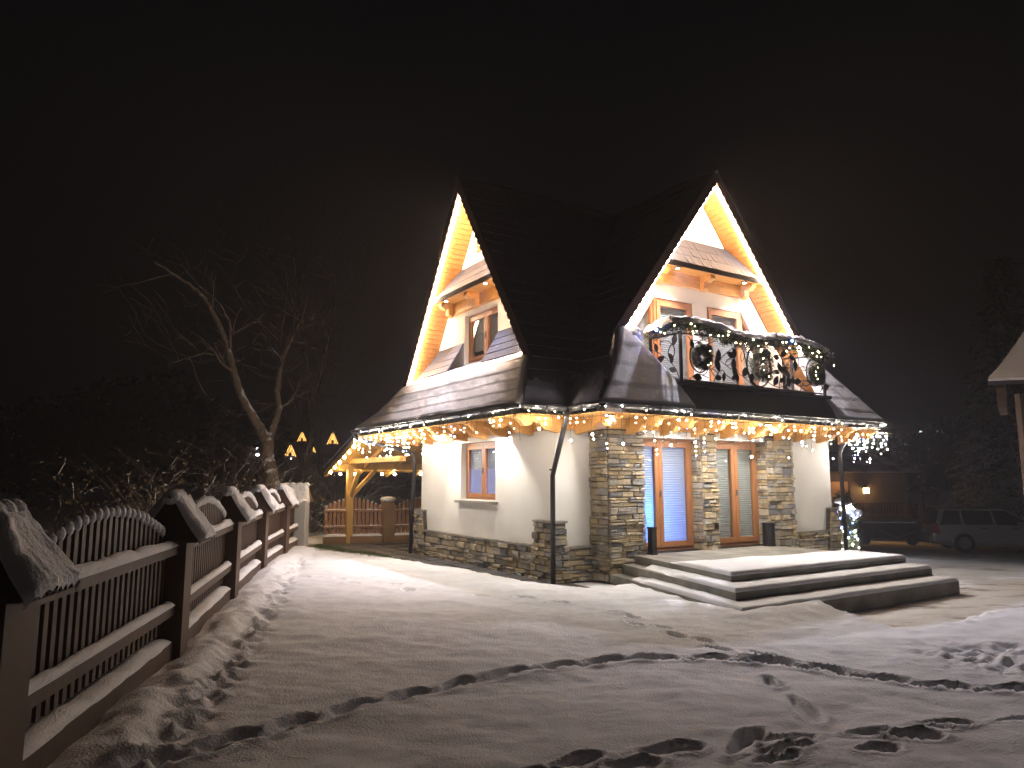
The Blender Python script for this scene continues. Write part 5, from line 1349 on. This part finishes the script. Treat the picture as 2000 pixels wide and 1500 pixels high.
for k in range(34):
    c = R_.choice(ctr[:11]); a = R_.uniform(PI, 2 * PI); o = link('bulb', BM['c' if R_.random() < .75 else 'b'], ls, c + Vector((math.cos(a) * .30, math.sin(a) * .34, R_.uniform(-.05, .05)))); o.scale = (R_.choice([.9, 1.2, 1.6]),) * 3

# ------------------------------------------------------------------ car
def build_car():
    Y0 = 25.0; rear_wheel = at(1880, 1078, Y0); g = gz(rear_wheel.x, rear_wheel.y)
    yaw = math.radians(-14)     # nose to the right, slightly towards the camera
    base = Vector((rear_wheel.x + .25, rear_wheel.y + .75, 0)); base.z = rear_wheel.z
    t = thing('parked_car', 'silver grey estate car with dark windows parked on the snowy drive', 'car', base)
    t.rotation_euler = (0, 0, yaw)
    OFF[t.name] = Vector()
    def cb(s): return s
    # body: x forward from the rear wheel (rear bumper at -.95, nose at 3.6); near side is -y
    st_ = [(-.98, .30, .62, .80), (-.94, .26, .80, .84), (-.88, .24, .92, .86), (-.5, .2, .95, .88), (.6, .2, .96, .89), (1.8, .2, .94, .89), (2.35, .2, .90, .88), (3.1, .22, .80, .84), (3.5, .24, .68, .76), (3.62, .32, .56, .62)]
    q = MB(); R2 = []
    for x, z0, z1, w_ in st_:
        R2.append([(x, -w_ * .9, z0), (x, -w_, z0 + .12), (x, -w_, (z0 + z1) / 2), (x, -w_ * .97, z1 - .04), (x, -w_ * .9, z1), (x, w_ * .9, z1), (x, w_ * .97, z1 - .04), (x, w_, (z0 + z1) / 2), (x, w_, z0 + .12), (x, w_ * .9, z0)])
    q.loft(R2); q.build('body', M['car'], t, smooth=False)
    q = MB(); prof_ = [(-.90, .90), (-.66, 1.40), (-.45, 1.455), (.6, 1.475), (1.25, 1.44), (1.45, 1.38), (2.25, .92)]
    q.loft([[(x, s * (.84 - (z - .9) * .30), z) for x, z in prof_] for s in (-1, 1)], True, True); cab = q.build('cabin', M['autoglass'], t)
    # pillars and roof skin
    q = MB(); q.loft([[(x, s * (.845 - (z - .9) * .30), z + .012) for x, z in prof_[1:6]] for s in (-1, 1)], False, False)
    for s in (-1, 1):
        for (x0, z0, x1, z1, w_) in ((-.78, .92, -.58, 1.42, .14), (.02, .93, -.02, 1.45, .07), (.98, .93, .90, 1.45, .07), (2.2, .93, 1.38, 1.42, .07), (-.6, 1.43, 1.35, 1.43, .05)):
            y = lambda z: s * (.850 - (z - .9) * .30)
            q.beam((x0, y(z0), z0), (x1, y(z1), z1), .03, w_, (1, 0, 0) if abs(z1 - z0) > .2 else (0, 0, 1))
    q.build('roof_frame', M['car'], t)
    q = MB(); q.grid([[(x, y * .62, z + .05 + .01 * n1(x * 3, y * 3, 4)) for y in (-1, -.5, 0, .5, 1)] for x, z in prof_[1:6]]); q.build('snow', M['snow_fine'], t, smooth=True)
    for x in (0, 2.62):
        for s in (-1, 1):
            q = MB(); q.tube([(x, s * .74, .31), (x, s * .90, .31)], .315, 20); wh = q.build('wheel', M['tyre'], t)
            q = MB(); q.tube([(x, s * .895, .31), (x, s * .908, .31)], .20, 16)
            for k in range(5):
                a = 2 * PI * k / 5; q.beam((x, s * .915, .31), (x + .19 * math.cos(a), s * .915, .31 + .19 * math.sin(a)), .02, .05, (0, 1, 0))
            q.build('rim', M['alloy'], wh)
            q = MB(); q.tube([(x + .36 * math.cos(a), s * .888, .31 + .36 * math.sin(a)) for a in [PI * k / 12 for k in range(13)]], .03, 6); q.build('wheel_arch', M['car'], t)
    for s in (-1, 1):
        q = MB(); q.prism([(-.97, s * .86, .62), (-.95, s * .86, .96), (-.80, s * .875, .96), (-.72, s * .89, .62)], (0, -s * .16, 0)); q.build('tail_light', M['tail'], t)
        q = MB(); q.box((1.62, s * .92, .93), (1.76, s * 1.05, 1.04)); q.build('mirror', M['car'], t)
        for x in (.55, 1.5): q = MB(); q.box((x, s * .875, .80), (x + .16, s * .91, .83)); q.build('door_handle', M['metal'], t)
        q = MB(); q.box((-.5, s * .70, 1.48), (1.2, s * .73, 1.51)); q.build('roof_rail', M['metal'], t)
    q = MB(); q.box((-1.06, -.80, .28), (-.9, .80, .50)); q.build('bumper', M['car'], t)
    q = MB(); q.box((-.99, -.26, .62), (-.975, .26, .73)); q.build('number_plate', M['plate'], t)
    q = MB(); q.poly([(-.955, -.62, .93), (-.955, .62, .93), (-.70, .56, 1.37), (-.70, -.56, 1.37)]); q.build('rear_window', M['autoglass'], t)
    return t
build_car()
# snow topped low trailer next to the car
tb = at(1735, 1062, 27.5)
tr_ = thing('trailer', 'low dark flatbed trailer with a snow strip on top beside the parked car', 'trailer', (tb.x, tb.y, tb.z))
OFF[tr_.name] = Vector()
q = MB(); q.box((-1.05, 0, .12), (1.15, .06, .78)); q.box((-1.05, 1.3, .12), (1.15, 1.36, .78)); q.box((-1.05, 0, .3), (-.99, 1.3, .78)); q.build('side_board', M['darkwood'], tr_)
q = MB(); q.box((-1.02, 0, .30), (1.12, 1.36, .36)); q.build('bed', M['darkwood'], tr_)
q = MB(); q.beam((-.35, -.03, .50), (.35, -.03, .22), .02, .03); q.beam((.35, -.03, .22), (1.0, -.03, .46), .02, .03); q.box((-.9, -.04, .16), (1.05, -.01, .19)); q.build('brace', M['alloy'], tr_)
q = MB(); q.grid([[(-1.0 + 2.1 * i / 20, .0 + 1.3 * j / 5, .78 + .09 * (1 - abs(j - 2.5) / 4) + .03 * n1(i * .4, j, 3)) for j in range(6)] for i in range(21)]); q.grid([[(-1.0 + 2.1 * i / 20, -.01, z) for i in range(21)] for z in (.77, .82)]); q.build('snow', M['snow_fine'], tr_, smooth=True)
for x in (-.9, .9):
    q = MB(); q.tube([(x, -.08, .14), (x, .06, .14)], .2, 12); q.build('wheel', M['tyre'], tr_)

# ------------------------------------------------------------------ neighbouring buildings
def framebase(px, py, Y): return at(px, py, Y)
# pale gabled building at the right edge
nb_ = thing('neighbour_house', 'snow roofed timber eave of a neighbouring house cut off by the edge beside the spruce', 'house', (10.4, 14.5, -.4))
E0 = Vector((9.45, 14.0, 3.66)); 
NU = Vector((.93, -.37, 0)); NV = Vector((.60, .80, 0))
NW = NV * .62 + NU * .50
RP = lambda u, v: E0 + NU * u + NW * v + Vector((0, 0, (v ** 1.12) * .78))
P = [[RP(u * .25, v * .5) + Vector((0, 0, .05 + .02 * n1(u * .4, v * .4, 9))) for u in range(13)] for v in range(13)]
q = MB(); q.grid(P); q.grid([P[0], [p - Vector((0, 0, .08)) for p in P[0]]]); q.grid([[r[0] for r in P], [r[0] - Vector((0, 0, .08)) for r in P]]); 
rfq = MB(); rfq.grid([[p - Vector((0, 0, .05)) for p in r] for r in P]); rfq.grid([[p - Vector((0, 0, .13)) for p in r] for r in P]); rfq.grid([[p - Vector((0, 0, .05)) for p in P[0]], [p - Vector((0, 0, .13)) for p in P[0]]]); rfo = rfq.build('roof', M['roof'], nb_)
q.build('snow', M['snow_fine'], rfo, smooth=True)
q = MB(); w0 = E0 + NU * .72 + NV * .75; q.prism([(*(w0 + NU * a + NV * b_)[:2], -.8) for a, b_ in ((0, 0), (5, 0), (5, 6), (0, 6))], (0, 0, 4.9)); q.build('wall', M['plaster'], nb_)
for k in range(5):
    o_ = E0 + NU * (.12 + k * .8) + NV * .02; q = MB(); q.prism([(*(o_ + NV * a)[:2], E0.z + z) for a, z in ((0, -.14), (.78, .35), (.78, -.62), (.55, -.58), (.3, -.48), (.12, -.52), (0, -.40))], NU * .14); q.build('bracket', M['fence_pillar'], nb_)

q = MB(); pz = at(2006, 900, 14.6); q.box((pz.x - .02, pz.y, -.8), (pz.x + .16, pz.y + .16, 3.5)); q.build('post', M['fence_pillar'], nb_)

# dark cabin with a lantern
cb0 = at(1690, 1010, 36); cab = thing('cabin', 'dark low cabin with a snowy hipped roof and a glowing wall lantern beyond the drive', 'cabin', (cb0.x, cb0.y, cb0.z)); OFF[cab.name] = Vector()
cab.rotation_euler = (0, 0, .15)
q = MB(); q.box((-2.2, 0, -.3), (2.4, 4, 2.25)); q.build('wall', M['darkwood'], cab)
q = MB(); q.loft([[(-2.9, -.6, 2.2), (3.0, -.6, 2.2), (3.0, 4.6, 2.2), (-2.9, 4.6, 2.2)], [(-2.9, -.6, 2.28), (3.0, -.6, 2.28), (3.0, 4.6, 2.28), (-2.9, 4.6, 2.28)], [(-1.0, 1.8, 3.3), (1.4, 1.8, 3.3), (1.4, 2.2, 3.3), (-1.0, 2.2, 3.3)]]); q.build('roof', M['roof_frost'], cab)
q = MB(); q.box((-1.9, -.04, .35), (-.75, -.005, 1.75)); q.build('lit_panel', M['cream'], cab)
q = MB(); q.box((-.85, -.12, .2), (-.77, -.04, 1.9)); q.box((-1.95, -.12, .2), (-1.87, -.04, 1.9)); q.build('shutter', M['darkwood'], cab)
q = MB(); q.box((-.10, -.30, 1.18), (.10, -.12, 1.44)); lan = q.build('lantern', M['lantern'], cab)
q = MB(); q.prism([(-.15, -.36, 1.44), (.15, -.36, 1.44), (0, -.36, 1.62)], (0, .30, 0)); q.box((-.02, -.12, 1.3), (.02, 0, 1.34)); q.build('lantern_cap', M['metal'], cab)
lamp('lantern_light', 'POINT', (0, -.45, 1.32), 14, (1, .5, .16), cab, .08); lamp('porch_light', 'POINT', (-1.3, -.6, 1.9), 5, (1, .5, .2), cab, .08)
# picket fence in front of the cabin
ff0 = at(1650, 1018, 31); ff = thing('far_fence', 'dim low picket fence in front of the dark cabin', 'fence', (ff0.x, ff0.y, ff0.z)); OFF[ff.name] = Vector()
q = MB(); q.prism([(-.035, 0, 0), (.035, 0, 0), (.035, 0, .62), (0, 0, .68), (-.035, 0, .62)], (0, .02, 0)); fpk = q.mesh('picket', M['fence2'])
for k in range(34): link('picket', fpk, ff, (-.4 + k * .13, 0, .12))
for z in (.25, .6): q = MB(); q.box((-.5, .02, z), (4.1, .06, z + .06)); q.build('rail', M['fence2'], ff)
q = MB(); q.sphere((.2, -.4, .35), .42, 14, 8, (1.2, .8, .5)); q.build('snow_heap', M['snow_fine'], ff, smooth=True)

# distant gabled houses outlined in lights
GH = 'distant houses with lit gables beyond the trees'
def far_house(px, py, Y, w_, label, white=False, tri=True):
    p = at(px, py, Y); t = thing('distant_house', label, 'house', (p.x, p.y, p.z - w_ * 1.6), group=GH); OFF[t.name] = Vector(); h = w_ * 1.25; zb = w_ * 1.2
    q = MB(); q.box((-w_ * .8, .6, 0), (w_ * .8, w_ * 2.5, zb)); q.build('wall', M['darkwood'], t)
    q = MB(); q.prism([(-w_ * .62, .5, zb), (w_ * .62, .5, zb), (0, .5, zb + h)], (0, w_ * 2.2, 0)); q.build('roof', M['roof'], t)
    for s in (-1, 1):
        q = MB(); q.beam((s * w_ * .5, .3, zb + .1), (s * w_ * .05, .3, zb + h * .84), .06 * w_ / 2.4, .09 * w_ / 2.4, (0, 1, 0)); q.build('light_rope', M['far_glow'], t)
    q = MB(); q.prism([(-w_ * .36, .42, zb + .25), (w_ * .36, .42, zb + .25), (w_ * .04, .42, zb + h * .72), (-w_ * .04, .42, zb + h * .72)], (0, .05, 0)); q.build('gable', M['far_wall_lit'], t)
    q = MB(); q.box((-w_ * .14, .36, zb + h * .1), (w_ * .10, .41, zb + h * .34)); q.build('window', M['autoglass'], t)
    if white:
        q = MB(); q.sphere((w_ * .1, .1, zb * .9), w_ * .09, 8, 6); q.build('lamp', M['far_glow_white'], t)
M['far_wall_lit'] = emat('far_gable_glow', (.9, .42, .10), .9)  # gable wall emits by itself, standing in for lamplight falling on it
far_house(589, 856, 150, 1.9, 'smaller distant house with an orange outlined gable left of the carport')
far_house(649, 860, 140, 2.1, 'distant house whose bright orange gable stands just left of the carport roof')
far_house(566, 884, 120, 1.9, 'distant house with orange gable and a white lamp beside the tree trunk', True)
far_house(607, 878, 120, 1.5, 'faint distant house with one orange gable lower than the others')
# distant street lamps
GLP = 'distant street lamps'
def street_lamp(px, py, Y, r, label, mat='far_glow_white'):
    p = at(px, py, Y); t = thing('street_lamp', label, 'street lamp', (p.x, p.y, 0), group=GLP)
    q = MB(); q.tube([(p.x, p.y + .2, -1), (p.x, p.y + .2, p.z + r * 1.2), (p.x, p.y, p.z + r * 1.2)], .06, 6); q.build('pole', M['metal'], t)
    q = MB(); q.sphere((p.x, p.y, p.z), r, 10, 6, (1, 1, .7)); q.build('lamp_head', M[mat], t)
M['far_blue'] = emat('far_blue', (.25, .65, 1), 2.2); M['far_dim'] = emat('far_dim', (.7, .85, 1), .7)
street_lamp(503, 888, 60, .17, 'street lamp glowing white just left of the forked tree trunk')
street_lamp(503, 876, 62, .12, 'upper of two close white lamps left of the forked tree trunk')
street_lamp(62, 937, 80, .22, 'lone faint lamp far across the dark field at the left', 'far_dim')
for i, (px, py, Y, r, lb, m_) in enumerate([(1757, 868, 90, .2, 'bluish lamp nearest the right end of the front gutter', 'far_blue'), (1771, 868, 90, .16, 'bluish lamp second from the gutter end', 'far_blue'), (1781, 868, 92, .16, 'bluish lamp third from the gutter end, dimmer', 'far_blue'),
    (1798, 843, 120, .2, 'dim lamp higher up the dark slope, alone', 'far_dim'), (1831, 843, 120, .18, 'dim lamp of the close pair on the dark slope', 'far_dim'), (1841, 842, 120, .24, 'brighter lamp of the close pair on the dark slope', 'far_dim'), (1861, 869, 100, .2, 'small white lamp low left of the shorter spruce', 'far_dim'),
    (1743, 957, 50, .10, 'tiny low lamp beyond the cabin', 'far_dim'), (655, 917, 45, .10, 'pair of small lamps low beside the carport beam', 'far_glow_white')]):
    street_lamp(px, py, Y, r, lb, m_)

# ------------------------------------------------------------------ night haze round the lamps
m = bpy.data.materials.new('haze_air'); m.use_nodes = True; n = m.node_tree.nodes; l = m.node_tree.links; n.remove(n["Principled BSDF"])
pv_ = n.new("ShaderNodeVolumePrincipled"); pv_.inputs["Color"].default_value = (.80, .78, .88, 1); pv_.inputs["Density"].default_value = .0040
pv_.inputs["Anisotropy"].default_value = .25
l.new(pv_.outputs[0], n["Material Output"].inputs["Volume"])
q = MB(); q.box((-800, -80, -9), (800, 1050, 90)); hz = solo('haze', q, m, kind='stuff')
